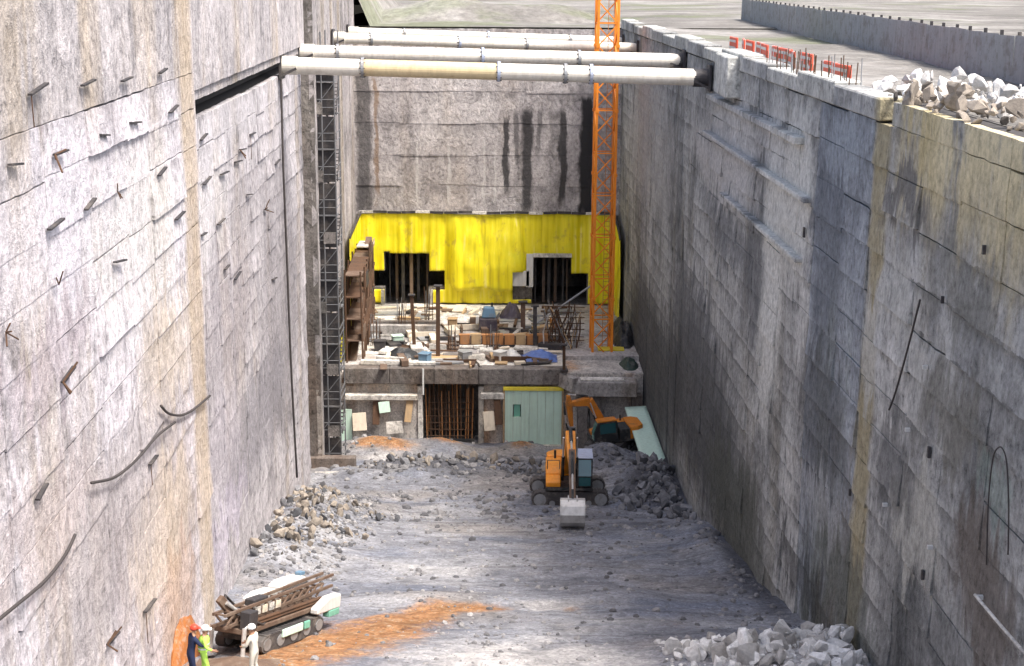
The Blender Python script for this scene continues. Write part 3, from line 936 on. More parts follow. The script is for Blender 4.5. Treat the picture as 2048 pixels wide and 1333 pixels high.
def sheet(name, s0, s1, z0, ztop, pt, keep, k):
    nx = int((s1 - s0) / CELL)
    zmax = max(ztop(s0), ztop(s1), ztop((s0 + s1) / 2))
    nz = int((zmax - z0) / CELL)
    mb = MB()
    idx = {}
    for j in range(nz + 1):
        for i in range(nx + 1):
            s = s0 + (s1 - s0) * i / nx
            z = z0 + (ztop(s) - z0) * j / nz
            idx[i, j] = len(mb.v)
            mb.v.append(Vector(pt(s, z, folds(s, z, k) * min(1.0, 0.35 + (ztop(s) - z) * 0.5))))
    for j in range(nz):
        for i in range(nx):
            s = s0 + (s1 - s0) * (i + 0.5) / nx
            z = z0 + (ztop(s) - z0) * (j + 0.5) / nz
            if keep(s, z):
                mb.f.append((idx[i, j], idx[i + 1, j], idx[i + 1, j + 1], idx[i, j + 1]))
    used = sorted({i for f in mb.f for i in f})
    remap = {o: n for n, o in enumerate(used)}
    mb.v = [mb.v[i] for i in used]
    mb.f = [tuple(remap[i] for i in f) for f in mb.f]
    o = mb.build(name, M['yellow'], ym, smooth=True)
    md = o.modifiers.new('thickness', 'SOLIDIFY')
    md.thickness = 0.03
    return o


zc = bx(960, 578).z
xm0, xm1 = bx(892, 560).x, bx(1062, 560).x


def keep_back(s, z):
    for o in OPEN:
        if o[0] - 0.05 < s < o[1] + 0.05 and o[2] - 0.2 < z < o[3] + 0.05:
            return False
    a, b = bx(1025, 540), bx(1066, 600)
    if a.x < s < b.x and b.z < z < a.z:
        return False
    if z < bx(960, 600).z and s < bx(770, 600).x and s > bx(735, 600).x + 0.6 * math.sin(z * 3):
        return True
    return True


def belly(s, z):      # the slack middle of the sheet hangs out and is tucked back along a drooping hem
    if not xm0 < s < xm1:
        return 0.0
    e = min(s - xm0, xm1 - s)
    hem = zc + max(0, 1.2 - e) ** 2 * 0.8 + 0.12 * math.sin(s * 1.7)
    k = max(0.0, min(1.0, (z - hem) / 0.12))
    return 0.55 * k * max(0.0, min(1.0, (ZY - z) / 4.5)) * min(1.0, e / 0.8)


sheet('back_sheet', LW(BACK_Y) + 0.25, RW(BACK_Y) - 0.25, SLAB + 0.15, lambda s: ZY + 0.12 * math.sin(s * 0.55) * 0.6, lambda s, z, f: (s, BACK_Y - 0.22 + f - belly(s, z), z), keep_back, 1.0)


pl, pr = on_left(688, 478), on_right(1251, 482)
sheet('side_sheet', pl.y, BACK_Y - 0.3, SLAB - 0.1, lambda s: pl.z + (ZY - pl.z) * ((s - pl.y) / (BACK_Y - pl.y)) ** 0.8, lambda s, z, f: (LW(s) + 0.42 + f, s, z), lambda s, z: True, 3.0)
sheet('side_sheet', pr.y, BACK_Y - 0.3, SLAB - 0.1, lambda s: pr.z + (ZY - pr.z) * ((s - pr.y) / (BACK_Y - pr.y)) ** 0.6, lambda s, z, f: (RW(s) - 0.42 + f, s, z), lambda s, z: True, 4.0)
sheet('side_strip', 107.5, 110.5, SLAB - 0.1, lambda s: SLAB + 1.8, lambda s, z, f: (LW(s) + 0.36 + f, s, z), lambda s, z: True, 5.0)
n = 18
for i in range(n):        # batten along the top of the sheet
    x0 = LW(BACK_Y) + 0.3 + (RW(BACK_Y) - LW(BACK_Y) - 0.7) * i / n
    x1 = x0 + (RW(BACK_Y) - LW(BACK_Y) - 0.7) / n - 0.05
    MB().beam((x0, BACK_Y - 0.36, ZY + 0.12 + 0.04 * math.sin(i * 1.9)), (x1, BACK_Y - 0.36, ZY + 0.12 + 0.04 * math.sin(i * 1.9 + 1)), 0.16, 0.20).build('batten', M['steel_dark'] if i % 4 else M['slab_white'], ym)
for fn, p0, sg in ((LW, pl, 1), (RW, pr, -1)):
    prev = None
    for i in range(9):
        s = p0.y + (BACK_Y - 0.4 - p0.y) * i / 8
        e = 0.8 if sg > 0 else 0.6
        q = Vector((fn(s) + sg * 0.45, s, p0.z + (ZY - p0.z) * ((s - p0.y) / (BACK_Y - p0.y)) ** e + 0.08))
        if prev is not None:
            MB().beam(prev, q, 0.12, 0.2).build('batten', M['steel_dark'], ym)
        prev = q

# ------------------------------------------------------------------ concrete structure at the far end
fx = lambda u, v=800: at_y(u, v, FRONT_Y)
ds = thing('concrete_platform', 'low concrete structure at the far end, rust stained front below a dark edge beam', 'platform', (-2, FRONT_Y, -33.4))
x0, x1 = LW(FRONT_Y) + 0.05, RW(FRONT_Y) - 0.05
xo0, xo1 = fx(845).x, fx(957).x
zo0 = fx(900, 893).z
zo1 = fx(900, 772).z
x_mid = fx(1130).x
MB().span((x0, FRONT_Y, -34), (xo0 - 0.35, BACK_Y, SLAB - 0.35)).build('base_block', M['front'], ds, bevel=0.05)
MB().span((xo1 + 0.4, FRONT_Y, -34), (x1, BACK_Y, SLAB - 0.35)).build('base_block', M['front'], ds, bevel=0.05)
MB().span((xo0 - 0.35, FRONT_Y + 3.2, -34), (xo1 + 0.4, BACK_Y, SLAB - 0.35)).build('base_block', M['slab_dark'], ds)
MB().span((xo0 - 0.35, FRONT_Y - 0.5, -34), (xo1 + 0.4, FRONT_Y + 3.2, zo0 - 0.1)).build('sill', M['slab_white'], ds, bevel=0.05)
MB().span((xo0 - 0.36, FRONT_Y - 0.12, zo0 - 0.1), (xo0, FRONT_Y + 3.2, zo1)).build('opening_jamb', M['slab_white'], ds, bevel=0.04)
MB().span((xo1, FRONT_Y - 0.12, zo0 - 0.1), (xo1 + 0.4, FRONT_Y + 3.2, zo1)).build('opening_jamb', M['slab_white'], ds, bevel=0.04)
# deck laid as pours
rd = random.Random(3)
xe = [x0 - 0.1, -9.6, -6.2, -2.6, 0.9, x_mid]
ye = [FRONT_Y + 0.6, 110.2, 114.6, 119.5, 124, BACK_Y - 0.01]
for i in range(len(xe) - 1):
    for j in range(len(ye) - 1):
        MB().span((xe[i] + 0.01, ye[j] + 0.01, SLAB - 0.35), (xe[i + 1] - 0.01, ye[j + 1] - 0.01, SLAB + rd.uniform(-0.02, 0.05))).build('deck_pour', M[rd.choice(('slab', 'slab', 'slab', 'slab_white'))], ds)
MB().span((x_mid + 0.02, 110.0, SLAB - 0.35), (x1, BACK_Y - 0.01, SLAB - 0.02)).build('deck_pour', M['slab'], ds)
ba, bb = at_y(690, 738, FRONT_Y - 0.3), at_y(1135, 768, FRONT_Y - 0.3)
n = 5
for i in range(n):
    xa, xb_ = ba.x + (bb.x - ba.x) * i / n, ba.x + (bb.x - ba.x) * (i + 1) / n - 0.02
    MB().span((xa, FRONT_Y - 0.55, SLAB - 1.12), (xb_, FRONT_Y + 0.58, SLAB + 0.02 + 0.02 * (i % 2))).build('edge_beam', M['beam_dark'], ds, bevel=0.04)
a, b = fx(690, 785), fx(836, 796)
MB().span((a.x, FRONT_Y - 0.75, b.z), (b.x, FRONT_Y - 0.02, a.z)).build('ledge', M['slab_white'], ds, bevel=0.03)
a, b = fx(962, 783), fx(1008, 795)
MB().span((a.x, FRONT_Y - 0.6, b.z), (b.x, FRONT_Y - 0.02, a.z)).build('ledge', M['slab_white'], ds, bevel=0.03)
# lower right platform carried in front of the block
PZ = -28.15
rp = thing('concrete_platform', 'pale topped lower concrete deck at the foot of the orange crane mast', 'platform', (6.5, 105, -33.4))
pa, pb = at_z(1150, 765, PZ), at_z(1276, 770, PZ)
MB().span((pa.x, pa.y, PZ - 1.1), (min(pb.x, RW(105) - 0.05), 109.97, PZ)).build('deck', M['slab'], rp, bevel=0.06)
MB().span((pa.x + 0.4, pa.y + 0.3, PZ + 0.01), (min(pb.x, RW(105)) - 0.9, pa.y + 1.1, PZ + 0.12)).build('screed', M['slab_white'], rp, bevel=0.03)
for x in (pa.x + 0.6, 6.0, RW(105) - 0.6):
    MB().span((x - 0.35, pa.y + 0.5, -34), (x + 0.35, pa.y + 1.4, PZ - 1.1)).build('pier', M['slab_dark'], rp)
MB().beam((pa.x, pa.y - 0.02, PZ - 0.2), (pa.x - 1.2, pa.y + 1.5, SLAB - 0.7), 0.5, 1.0).build('splay_wall', M['slab'], rp)
# ------------------------------------------------------------------ tube struts across the pit
def strut(label, ua, va, ub, vb, r, warm=None, collars=()):
    a, b = on_left(ua, va, 0.05), on_right(ub, vb, 0.05)
    zm = (a.z + b.z) / 2
    t = thing('strut', label, 'strut', tuple((a + b) / 2), 0, 'steel tube struts')
    d = (b - a)
    P = lambda k: a + d * k
    cuts = [0.0] + sorted(collars) + [1.0]
    for i in range(len(cuts) - 1):
        m_ = M['strut_warm'] if warm and warm[0] <= cuts[i] < warm[1] else M['strut']
        MB().tube(P(cuts[i]), P(cuts[i + 1] - 0.0008), r, 24).build('tube_length', m_, t, smooth=False)
        if i:
            MB().tube(P(cuts[i] - 0.004), P(cuts[i] + 0.003), r * 1.22, 24).build('flange', M['strut_blue'] if i % 2 == 0 else M['steel_grey'], t)
            for k in range(10):
                q = P(cuts[i]) + Vector((0, math.cos(k * 0.628), math.sin(k * 0.628))) * r * 1.12
                MB().tube(q - Vector((0.14, 0, 0)), q + Vector((0.14, 0, 0)), 0.03, 6).build('bolt', M['steel_dark'], t)
    for e, sg in ((a, 1), (b, -1)):
        MB().box(e + Vector((sg * 0.08, 0, 0)), (0.14, r * 3.0, r * 3.2)).build('end_plate', M['steel_dark'], t, bevel=0.02)
        MB().tube(e + Vector((sg * 0.15, 0, 0)), e + Vector((sg * 0.9, 0, 0)), r * 1.10, 24).build('end_sleeve', M['steel_dark' if sg < 0 else 'strut'], t)
        for k in (-1, 1):
            MB().beam(e + Vector((sg * 0.1, k * r * 1.3, -r * 1.2)), e + Vector((sg * 0.9, k * r * 1.15, -r * 0.3)), 0.05, 0.12).build('bracket', M['steel_dark'], t)
    return t


strut('cream steel tube strut nearest the camera with an ochre length', 560, 131, 1421, 156, 0.43, (0.15, 0.45), (0.19, 0.505, 0.66, 0.72))
strut('second cream tube strut, just behind the nearest one', 596, 104, 1370, 122, 0.40, None, (0.1, 0.47, 0.72))
strut('third cream tube strut counted from the camera', 664, 76, 1276, 97, 0.38, None, (0.12, 0.4, 0.62))
strut('farthest cream tube strut, close against the far wall', 694, 64, 1247, 83, 0.36, None, (0.2, 0.5, 0.8))

# ------------------------------------------------------------------ tower crane mast
cp = at_z(1203, 724, PZ)
CW = 0.72
cx0, cy0 = cp.x, cp.y + 1.2
tc = thing('tower_crane', 'tall orange lattice crane mast standing on the far deck by the right wall', 'crane', (cx0, cy0, PZ), math.radians(4))
TOP = 37.0
SEG = 1.55
for sx in (-1, 1):
    for sy in (-1, 1):
        mb = MB()
        mb.box((sx * CW, sy * CW, TOP / 2), (0.17, 0.17, TOP))
        mb.build('mast_leg', M['orange'], tc, local=True)
diag = MB().beam((-CW, 0, 0), (CW, 0, SEG), 0.085, 0.085).mesh('brace')
diag2 = MB().beam((CW, 0, 0), (-CW, 0, SEG), 0.085, 0.085).mesh('brace')
hor = MB().beam((-CW, 0, 0), (CW, 0, 0), 0.085, 0.085).mesh('cross_bar')
for me in (diag, diag2, hor):
    me.materials.append(M['orange'])
for k in range(int(TOP / SEG)):
    for f in range(4):
        loc = Matrix.Rotation(f * math.pi / 2, 3, 'Z') @ Vector((0, -CW, 0))
        link_mesh('brace', diag if (k + f) % 2 else diag2, tc, (loc.x, loc.y, k * SEG), (0, 0, f * math.pi / 2))
        if k % 2 == 0:
            link_mesh('cross_bar', hor, tc, (loc.x, loc.y, k * SEG + 0.05), (0, 0, f * math.pi / 2))
for k in range(1, 9):    # bolted section joints
    for sx in (-1, 1):
        for sy in (-1, 1):
            MB().box((sx * CW, sy * CW, k * SEG * 3), (0.26, 0.26, 0.22)).build('section_joint', M['orange'], tc, local=True)
mb = MB()
for sx in (-1, 1):
    mb.beam((sx * 0.2 + 0.35, 0.45, 0), (sx * 0.2 + 0.35, 0.45, TOP), 0.04, 0.04)
for k in range(int(TOP / 0.35)):
    mb.beam((0.15, 0.45, 0.2 + k * 0.35), (0.55, 0.45, 0.2 + k * 0.35), 0.03, 0.03)
mb.build('ladder', M['rust_orange'], tc, local=True)
MB().box((0, 0, 0.15), (2.6, 2.4, 0.3)).build('base_frame', M['orange'], tc, local=True, bevel=0.03)

# ------------------------------------------------------------------ stair tower against the left wall
sa, sb = at_y(628, 700, 97.3), at_y(680, 700, 97.3)
stz = base_z(97.5) + 0.1
stt = thing('stair_tower', 'tall dark scaffold stair tower standing against the far left wall', 'stair tower', (sa.x, 97.3, stz))
SWD, SD, LV = sb.x - sa.x, 2.6, 2.13
NL = 13
for xx in (0.05, SWD * 0.5, SWD - 0.05):
    for yv in (0, SD):
        MB().tube((xx, yv, 0), (xx, yv, NL * LV + 1.0), 0.045, 8).build('standard', M['tower_steel'], stt, local=True)
plate = MB().box((SWD / 2, 0.45, 0), (SWD, 0.95, 0.07)).mesh('landing')
plate.materials.append(M['tower_steel'])
fl = MB()
for k in range(9):
    fl.box((SWD * 0.30, 0.95 + 0.17 * k, 0.12 + k * 0.22), (SWD * 0.5, 0.24, 0.04))
for sx in (0.05, 0.55):
    fl.beam((SWD * sx, 0.9, 0.05), (SWD * sx, 2.5, 2.1), 0.05, 0.2)
flm = fl.mesh('stair_flight')
flm.materials.append(M['steel_dark'])
gr = MB()
for z in (0.5, 1.0):
    gr.tube((0, 0, z), (SWD, 0, z), 0.028, 6)
    gr.tube((SWD, 0, z), (SWD, SD, z), 0.028, 6)
grm = gr.mesh('guard_rail')
grm.materials.append(M['tower_steel'])
br = MB().tube((0.05, -0.04, 0.05), (SWD - 0.05, -0.04, LV - 0.05), 0.028, 6).mesh('brace')
br.materials.append(M['tower_steel'])
scr = MB().box((SWD / 2, 0.22, LV / 2), (SWD - 0.12, 0.03, LV - 0.1)).mesh('mesh_screen')
scr.materials.append(M['steel_dark'])
brd = MB().box((SWD * 0.7, -0.05, 0.55), (SWD * 0.45, 0.03, 0.75)).mesh('toe_board')
brd.materials.append(M['slab_dark'])
rs = random.Random(77)
for k in range(NL + 1):
    link_mesh('landing', plate, stt, (0, 0 if k % 2 == 0 else SD - 0.9, k * LV + 0.02))
    if k < NL:
        link_mesh('stair_flight', flm, stt, (0 if k % 2 == 0 else SWD * 0.42, 0, k * LV))
        link_mesh('guard_rail', grm, stt, (0, 0, k * LV + 0.05))
        link_mesh('brace', br, stt, (0, 0, k * LV))
        link_mesh('mesh_screen', scr, stt, (0, 0, k * LV))
        if rs.random() < 0.55:
            link_mesh('toe_board', brd, stt, (-SWD * rs.choice((0, 0.4)), 0, k * LV + rs.uniform(-0.2, 0.5)))

# ------------------------------------------------------------------ front of the far structure: formwork, cage
a, b = fx(1010, 778), fx(1122, 886)
fm = thing('formwork_panel', 'mint green formwork panel with a small square hole on the platform front', 'panel', (a.x, FRONT_Y - 0.5, b.z))
ha, hb = fx(1024, 806), fx(1043, 831)
y0, y1 = FRONT_Y - 0.42, FRONT_Y - 0.28
n = 7
xsq = [a.x + (b.x - a.x) * i / n for i in range(n + 1)]
for i in range(n):
    xa, xb_ = xsq[i] + 0.008, xsq[i + 1] - 0.008
    xm = (xa + xb_) / 2
    if ha.x - 0.2 < xm < hb.x + 0.2:
        MB().span((xa, y0, b.z), (xb_, y1, hb.z)).build('board', M['mint'], fm)
        MB().span((xa, y0, ha.z), (xb_, y1, a.z)).build('board', M['mint'], fm)
        MB().span((xa + 0.05, y1 - 0.02, hb.z), (xb_ - 0.05, y1 + 0.1, ha.z)).build('hole_back', M['mint_dark'], fm)
    else:
        MB().span((xa, y0 + 0.015 * (i % 2), b.z), (xb_, y1, a.z)).build('board', M['mint'], fm)
MB().span((a.x - 0.12, y0 - 0.1, a.z), (b.x + 0.12, y1, a.z + 0.28)).build('top_rail', M['yellow_paint'], fm, bevel=0.02)
MB().span((a.x - 0.14, y0 - 0.06, b.z), (a.x - 0.01, y1, a.z)).build('side_rail', M['wood'], fm)
MB().span((b.x + 0.01, y0 - 0.06, b.z), (b.x + 0.14, y1, a.z)).build('side_rail', M['wood'], fm)
MB().span((a.x - 0.3, y0 - 0.35, b.z - 0.3), (b.x, y1, b.z - 0.01)).build('kicker', M['slab_white'], fm)

a, b = fx(680, 815), fx(706, 882)
MB().span((a.x, FRONT_Y - 0.5, b.z), (b.x, FRONT_Y - 0.38, a.z)).build('board', M['mint'], None, bevel=0.02, origin=((a.x + b.x) / 2, FRONT_Y - 0.44, b.z))
tag(bpy.context.scene.objects[-1] if False else [o for o in COL.objects if o.name == 'board' or o.name.startswith('board.')][-1], 'small mint green board at the left end of the platform front', 'board')

rc = thing('rebar_cage', 'brown rebar cage standing in the dark opening of the platform front', 'rebar cage', ((xo0 + xo1) / 2, FRONT_Y + 0.8, zo0))
rr = random.Random(31)
for row in range(3):
    for i in range(13):
        x = xo0 + 0.35 + (xo1 - xo0 - 0.8) * i / 12 + rr.uniform(-0.05, 0.05)
        y = FRONT_Y + 0.35 + row * 0.8
        MB().tube((x, y, zo0 + 0.5), (x + rr.uniform(-0.12, 0.12), y + rr.uniform(-0.1, 0.1), zo1 - rr.uniform(-0.2, 0.5)), 0.04, 5).build('vertical_bar', M['rust_orange'] if rr.random() < 0.35 else M['rust'], rc)
for k in range(6):
    z = zo0 + 0.7 + k * 0.5
    for y in (FRONT_Y + 0.32, FRONT_Y + 1.98):
        MB().tube((xo0 + 0.3, y, z), (xo1 - 0.4, y, z + rr.uniform(-0.05, 0.05)), 0.03, 5).build('tie_bar', M['rust'], rc)
MB().span((xo0 + 0.2, FRONT_Y + 0.1, zo0 + 0.28), (xo1 - 0.3, FRONT_Y + 2.2, zo0 + 0.5)).build('cage_base', M['black'], rc)

# ------------------------------------------------------------------ things on the deck
dk = lambda u, v: at_z(u, v, SLAB + 0.06)


def solid(name, label, cat, mb, m_, org, group=None, bevel=0.02, smooth=False):
    return tag(mb.build(name, m_, None, origin=org, bevel=bevel, smooth=smooth), label, cat, group)


# scaffold along the left wall of the recess
q0, q1 = dk(694, 742), dk(733, 628)
sc = thing('scaffold', 'brown scaffold of leaning posts and boards along the left side of the deck', 'scaffold', tuple(q0))
rsx = random.Random(8)
ns = 7
for i in range(ns + 1):
    y = 107.4 + (120.5 - 107.4) * i / ns
    for off in (0.75, 1.9):
        x = LW(y) + off
        MB().tube((x, y, SLAB + 0.02), (x + rsx.uniform(-0.1, 0.1), y, SLAB + 6.6 + rsx.uniform(-0.2, 0.3)), 0.07, 6).build('standard', M['rust'], sc)
    if i < ns:
        y2 = y + (120.5 - 107.4) / ns
        for lev in range(4):
            z = SLAB + 1.6 * (lev + 1)
            MB().span((LW(y) + 0.7, y, z), (LW(y) + 1.9, y2 - 0.03, z + 0.07)).build('deck_board', M['brown'] if rsx.random() < 0.5 else M['rust'], sc)
            if rsx.random() < 0.3:
                MB().span((LW(y) + 1.93, y, z), (LW(y) + 1.98, y2 - 0.05, z + rsx.choice((0.25, 0.6, 1.1)))).build('side_board', M[rsx.choice(('rust', 'brown', 'steel_dark', 'rust', 'wood'))], sc)
            if rsx.random() < 0.6:
                MB().tube((LW(y) + 1.95, y, z - 1.5), (LW(y2) + 1.95, y2, z), 0.05, 6).build('brace', M['rust'], sc)
MB().span((LW(118) + 0.8, 117.6, SLAB + 6.7), (LW(118) + 2.0, 120.2, SLAB + 6.8)).build('deck_board', M['slab_white'], sc)
MB().beam(at_y(738, 476, 119.5), at_y(700, 770, 106.2), 0.5, 0.25).build('leaning_beam', M['brown'], sc)
MB().beam(at_y(724, 560, 116.5), at_y(688, 765, 106.0), 0.3, 0.2).build('leaning_beam', M['rust'], sc)

# low upstand beams and timber on the deck
for (ua, ub, v, w, h, m_, nm, lb, ct) in (
    (735, 872, 652, 0.5, 0.45, 'slab_dark', 'upstand_beam', 'grey brown upstand beam across the left of the deck, nearer the far wall', 'beam'),
    (737, 872, 667, 0.6, 0.7, 'slab', 'upstand_beam', 'wide grey upstand beam across the left half of the deck', 'beam'),
    (850, 912, 679, 0.25, 0.25, 'steel_dark', 'steel_joist', 'short black steel joist left of the rust orange form', 'joist'),
    (886, 1008, 713, 0.7, 0.22, 'slab_dark', 'plank_stack', 'low grey plank stack along the front edge of the deck', 'planks'),
    (722, 800, 728, 0.5, 0.3, 'slab_white', 'concrete_kerb', 'pale kerb block on the front left corner of the deck', 'kerb')):
    p, q = dk(ua, v), dk(ub, v + 1)
    mb = MB().beam(p + Vector((0, 0, h / 2)), q + Vector((0, 0, h / 2)), w, h)
    solid(nm, lb, ct, mb, M[m_], tuple((p + q) / 2))
p, q = dk(918, 693), dk(1096, 693)
rf = thing('steel_form', 'long rust orange steel form lying across the middle of the deck', 'formwork', tuple((p + q) / 2))
n = 8
for i in range(n):
    xa, xb_ = p.x + (q.x - p.x) * i / n, p.x + (q.x - p.x) * (i + 1) / n - 0.03
    MB().span((xa, p.y, SLAB + 0.2), (xb_, p.y + 0.5, SLAB + 0.95 + 0.05 * (i % 2))).build('form_panel', M['rust_orange'] if i not in (1, 5) else M['wood'], rf)
    MB().span((xa, p.y - 0.1, SLAB + 0.25), (xa + 0.1, p.y - 0.005, SLAB + 0.9)).build('rib', M['rust'], rf)
MB().span((p.x, p.y - 0.12, SLAB + 0.06), (q.x, p.y + 0.6, SLAB + 0.19)).build('bottom_rail', M['steel_dark'], rf)
# steel posts
for (u, vb, vt, r, m_, lb) in ((829, 700, 590, 0.17, 'rust', 'thin dark rusty post standing before the left opening'),
                              (876, 716, 572, 0.2, 'rust', 'thicker dark rusty post at the right edge of the left opening'),
                              (1046, 664, 604, 0.24, 'brown', 'short brown post left of the right opening'),
                              (1070, 694, 612, 0.2, 'steel_dark', 'black post in front of the right opening behind the rust orange form'),
                              (1128, 742, 690, 0.14, 'rust', 'leaning rusty post at the front edge of the deck near the crane')):
    p = dk(u, vb)
    t = at_y(u - (6 if u == 829 else 0), vt, p.y)
    o = thing('steel_post', lb, 'post', tuple(p))
    MB().beam(p, t, r * 1.5, r * 1.5).build('shaft', M[m_], o)
    MB().box(p + Vector((0, 0, 0.05)), (r * 4, r * 4, 0.1)).build('base_plate', M['steel_dark'], o)
    MB().box(t, (r * 3, r * 3, 0.08)).build('head_plate', M['steel_dark'], o)
p, t = at_y(846, 790, FRONT_Y - 0.7), at_y(846, 738, FRONT_Y - 0.7)
solid('white_pipe', 'thin white upright pipe left of the rebar cage', 'pipe', MB().tube(p, t, 0.07, 8), M['white_paint'], tuple(p), bevel=0)
# blue compressor
p = dk(976, 664)
cm = thing('compressor', 'blue topped machine on a dark base standing in the middle of the deck', 'machine', tuple(p))
MB().box(p + Vector((0, 0.5, 0.55)), (1.5, 1.1, 1.0), taper=0.9).build('body', M['purple_tarp'], cm, bevel=0.06)
MB().box(p + Vector((0.05, 0.5, 1.5)), (1.15, 0.9, 0.85), taper=0.72).build('hood', M['blue_machine'], cm, bevel=0.08)
MB().tube(p + Vector((0.3, 0.5, 1.9)), p + Vector((0.3, 0.5, 2.25)), 0.07, 8).build('exhaust', M['black'], cm)
MB().box(p + Vector((-0.85, 0.4, 0.9)), (0.25, 0.4, 0.6)).build('control_box', M['white_paint'], cm, bevel=0.02)
for sx in (-0.6, 0.6):
    MB().box(p + Vector((sx, 0.5, 0.03)), (0.2, 1.3, 0.1)).build('skid', M['black'], cm)


def heap(name, label, cat, p, rx, ry, h, m_, seed, n=18, peak=1.0):
    mb = MB()
    xs_ = np.linspace(-1, 1, n)
    for j in range(n):
        for i in range(n):
            r = math.hypot(xs_[i], xs_[j])
            k = max(0.0, 1 - r ** (1.2 / peak)) if peak > 1 else max(0.0, 1 - r * r)
            e = noise.noise(Vector((xs_[i] * 2.2, xs_[j] * 2.2, seed))) * 0.35 + noise.noise(Vector((xs_[i] * 6, xs_[j] * 6, seed))) * 0.12
            mb.v.append(Vector((p[0] + xs_[i] * rx * (1 + 0.1 * e), p[1] + xs_[j] * ry, p[2] + (h * k * (1 + e) if k > 0 else -0.03))))
    for j in range(n - 1):
        for i in range(n - 1):
            mb.f.append((j * n + i, j * n + i + 1, (j + 1) * n + i + 1, (j + 1) * n + i))
    return tag(mb.build(name, m_, None, origin=tuple(p), smooth=False), label, cat)


heap('tarpaulin', 'dark plum tarpaulin tented over a pile before the far wall', 'tarpaulin', dk(1022, 634), 0.95, 1.2, 1.15, M['purple_tarp'], 1.3)
heap('tarpaulin', 'crumpled blue tarpaulin on the front of the deck left of the crane', 'tarpaulin', dk(1078, 716), 1.35, 1.2, 0.55, M['blue_tarp'], 4.4)
heap('tarpaulin', 'dark green black tarpaulin heap between crane foot and right wall', 'tarpaulin', at_z(1258, 738, PZ), 0.9, 2.2, 0.8, M['dark_green'], 6.1)
heap('dark_heap', 'black heap against the right wall behind the crane mast', 'heap', at_z(1244, 676, SLAB), 1.0, 3.5, 1.5, M['black'], 7.3)  # plain black mound at the right end of the deck
heap('sand_heap', 'white sand bags and dust heaped at the front middle of the deck', 'heap', dk(1024, 716), 0.75, 0.9, 0.6, M['white_paint'], 9.9)
heap('sand_heap', 'pale sand heap on the deck under the left opening', 'heap', dk(900, 640), 2.4, 1.6, 0.5, M['slab_white'], 10.4)
heap('debris_heap', 'dark wet debris heap on the deck by the thin post', 'heap', dk(806, 712), 1.2, 1.0, 0.6, M['black'], 2.4)

# tangled rebar in front of the right opening
p = dk(1128, 700)
rt = thing('rebar_bundle', 'tangled grey brown rebar mat standing before the right opening', 'rebar', tuple(p))
rr = random.Random(12)
for i in range(34):
    a = at_y(rr.uniform(1086, 1166), rr.uniform(690, 715), p.y + rr.uniform(0, 2.5))
    a.z = SLAB + 0.05
    b = at_y(rr.uniform(1084, 1170), rr.uniform(600, 640), p.y + rr.uniform(0, 2.5))
    mid = (a + b) / 2 + Vector((rr.uniform(-0.3, 0.3), rr.uniform(-0.3, 0.3), 0))
    MB().path([a, mid, b], rr.uniform(0.03, 0.055), 5).build('bar', M[rr.choice(('rust', 'steel_grey', 'brown', 'wood', 'slab'))] if rr.random() < 0.8 else M['rust'], rt)
for k in range(7):
    z = SLAB + 0.5 + k * 0.45
    a, b = at_y(1086, 700, p.y + 1), at_y(1168, 700, p.y + 1)
    MB().tube((a.x, a.y, z), (b.x, b.y, z + rr.uniform(-0.2, 0.2)), 0.035, 5).build('cross_bar', M['rust'], rt)
a, b = dk(1066, 652), at_y(1182, 572, 121.0)
solid('raking_prop', 'pale raking prop leaning up across the right opening', 'prop', MB().tube(a, b, 0.09, 8), M['steel_grey'], tuple(a), bevel=0)

# yellow skip by the crane
p, q = at_z(1197, 719, PZ), at_z(1247, 719, PZ)
sk = thing('skip', 'small yellow steel skip at the foot of the crane mast', 'skip', tuple((p + q) / 2))
MB().box((p + q) / 2 + Vector((0, 0.5, 0.38)), (q.x - p.x, 1.0, 0.6)).build('body', M['yellow_paint'], sk, bevel=0.03)
MB().box((p + q) / 2 + Vector((0, 0.5, 0.70)), (q.x - p.x + 0.1, 1.1, 0.07)).build('rim', M['yellow_paint'], sk)
for sx in (0.2, 0.8):
    MB().box(p.lerp(q, sx) + Vector((0, 0.5, 0.04)), (0.15, 1.0, 0.1)).build('skid', M['black'], sk)

# loose boards, boxes and buckets on the deck
rr = random.Random(64)
for i in range(210):
    u, v = rr.uniform(740, 1125), rr.uniform(616, 732)
    p = dk(u, v)
    Lb, wb, hb = rr.uniform(0.6, 2.6), rr.choice((0.15, 0.2, 0.3, 0.5, 0.9)), rr.choice((0.05, 0.08, 0.12, 0.2, 0.4))
    ang = rr.choice((0, math.pi / 2)) + rr.uniform(-0.35, 0.35)
    R = Matrix.Rotation(ang, 3, 'Z')
    mk = rr.choice(('wood', 'wood_pale', 'brown', 'rust', 'steel_grey', 'steel_dark', 'slab_white', 'brown', 'slab_white'))
    kd = {'wood': 'brown timber board', 'wood_pale': 'pale timber board', 'rust': 'rusty steel strip', 'steel_grey': 'grey steel plank', 'slab_white': 'whitish board', 'brown': 'dark brown plank', 'steel_dark': 'black steel strip'}[mk]
    o = solid('loose_board', kd + ' lying loose on the far deck', 'board', MB().box(p + Vector((0, 0, hb / 2 + rr.uniform(0, 0.04))), (Lb, wb, hb), R), M[mk], tuple(p), 'boards scattered on the far deck', bevel=0)
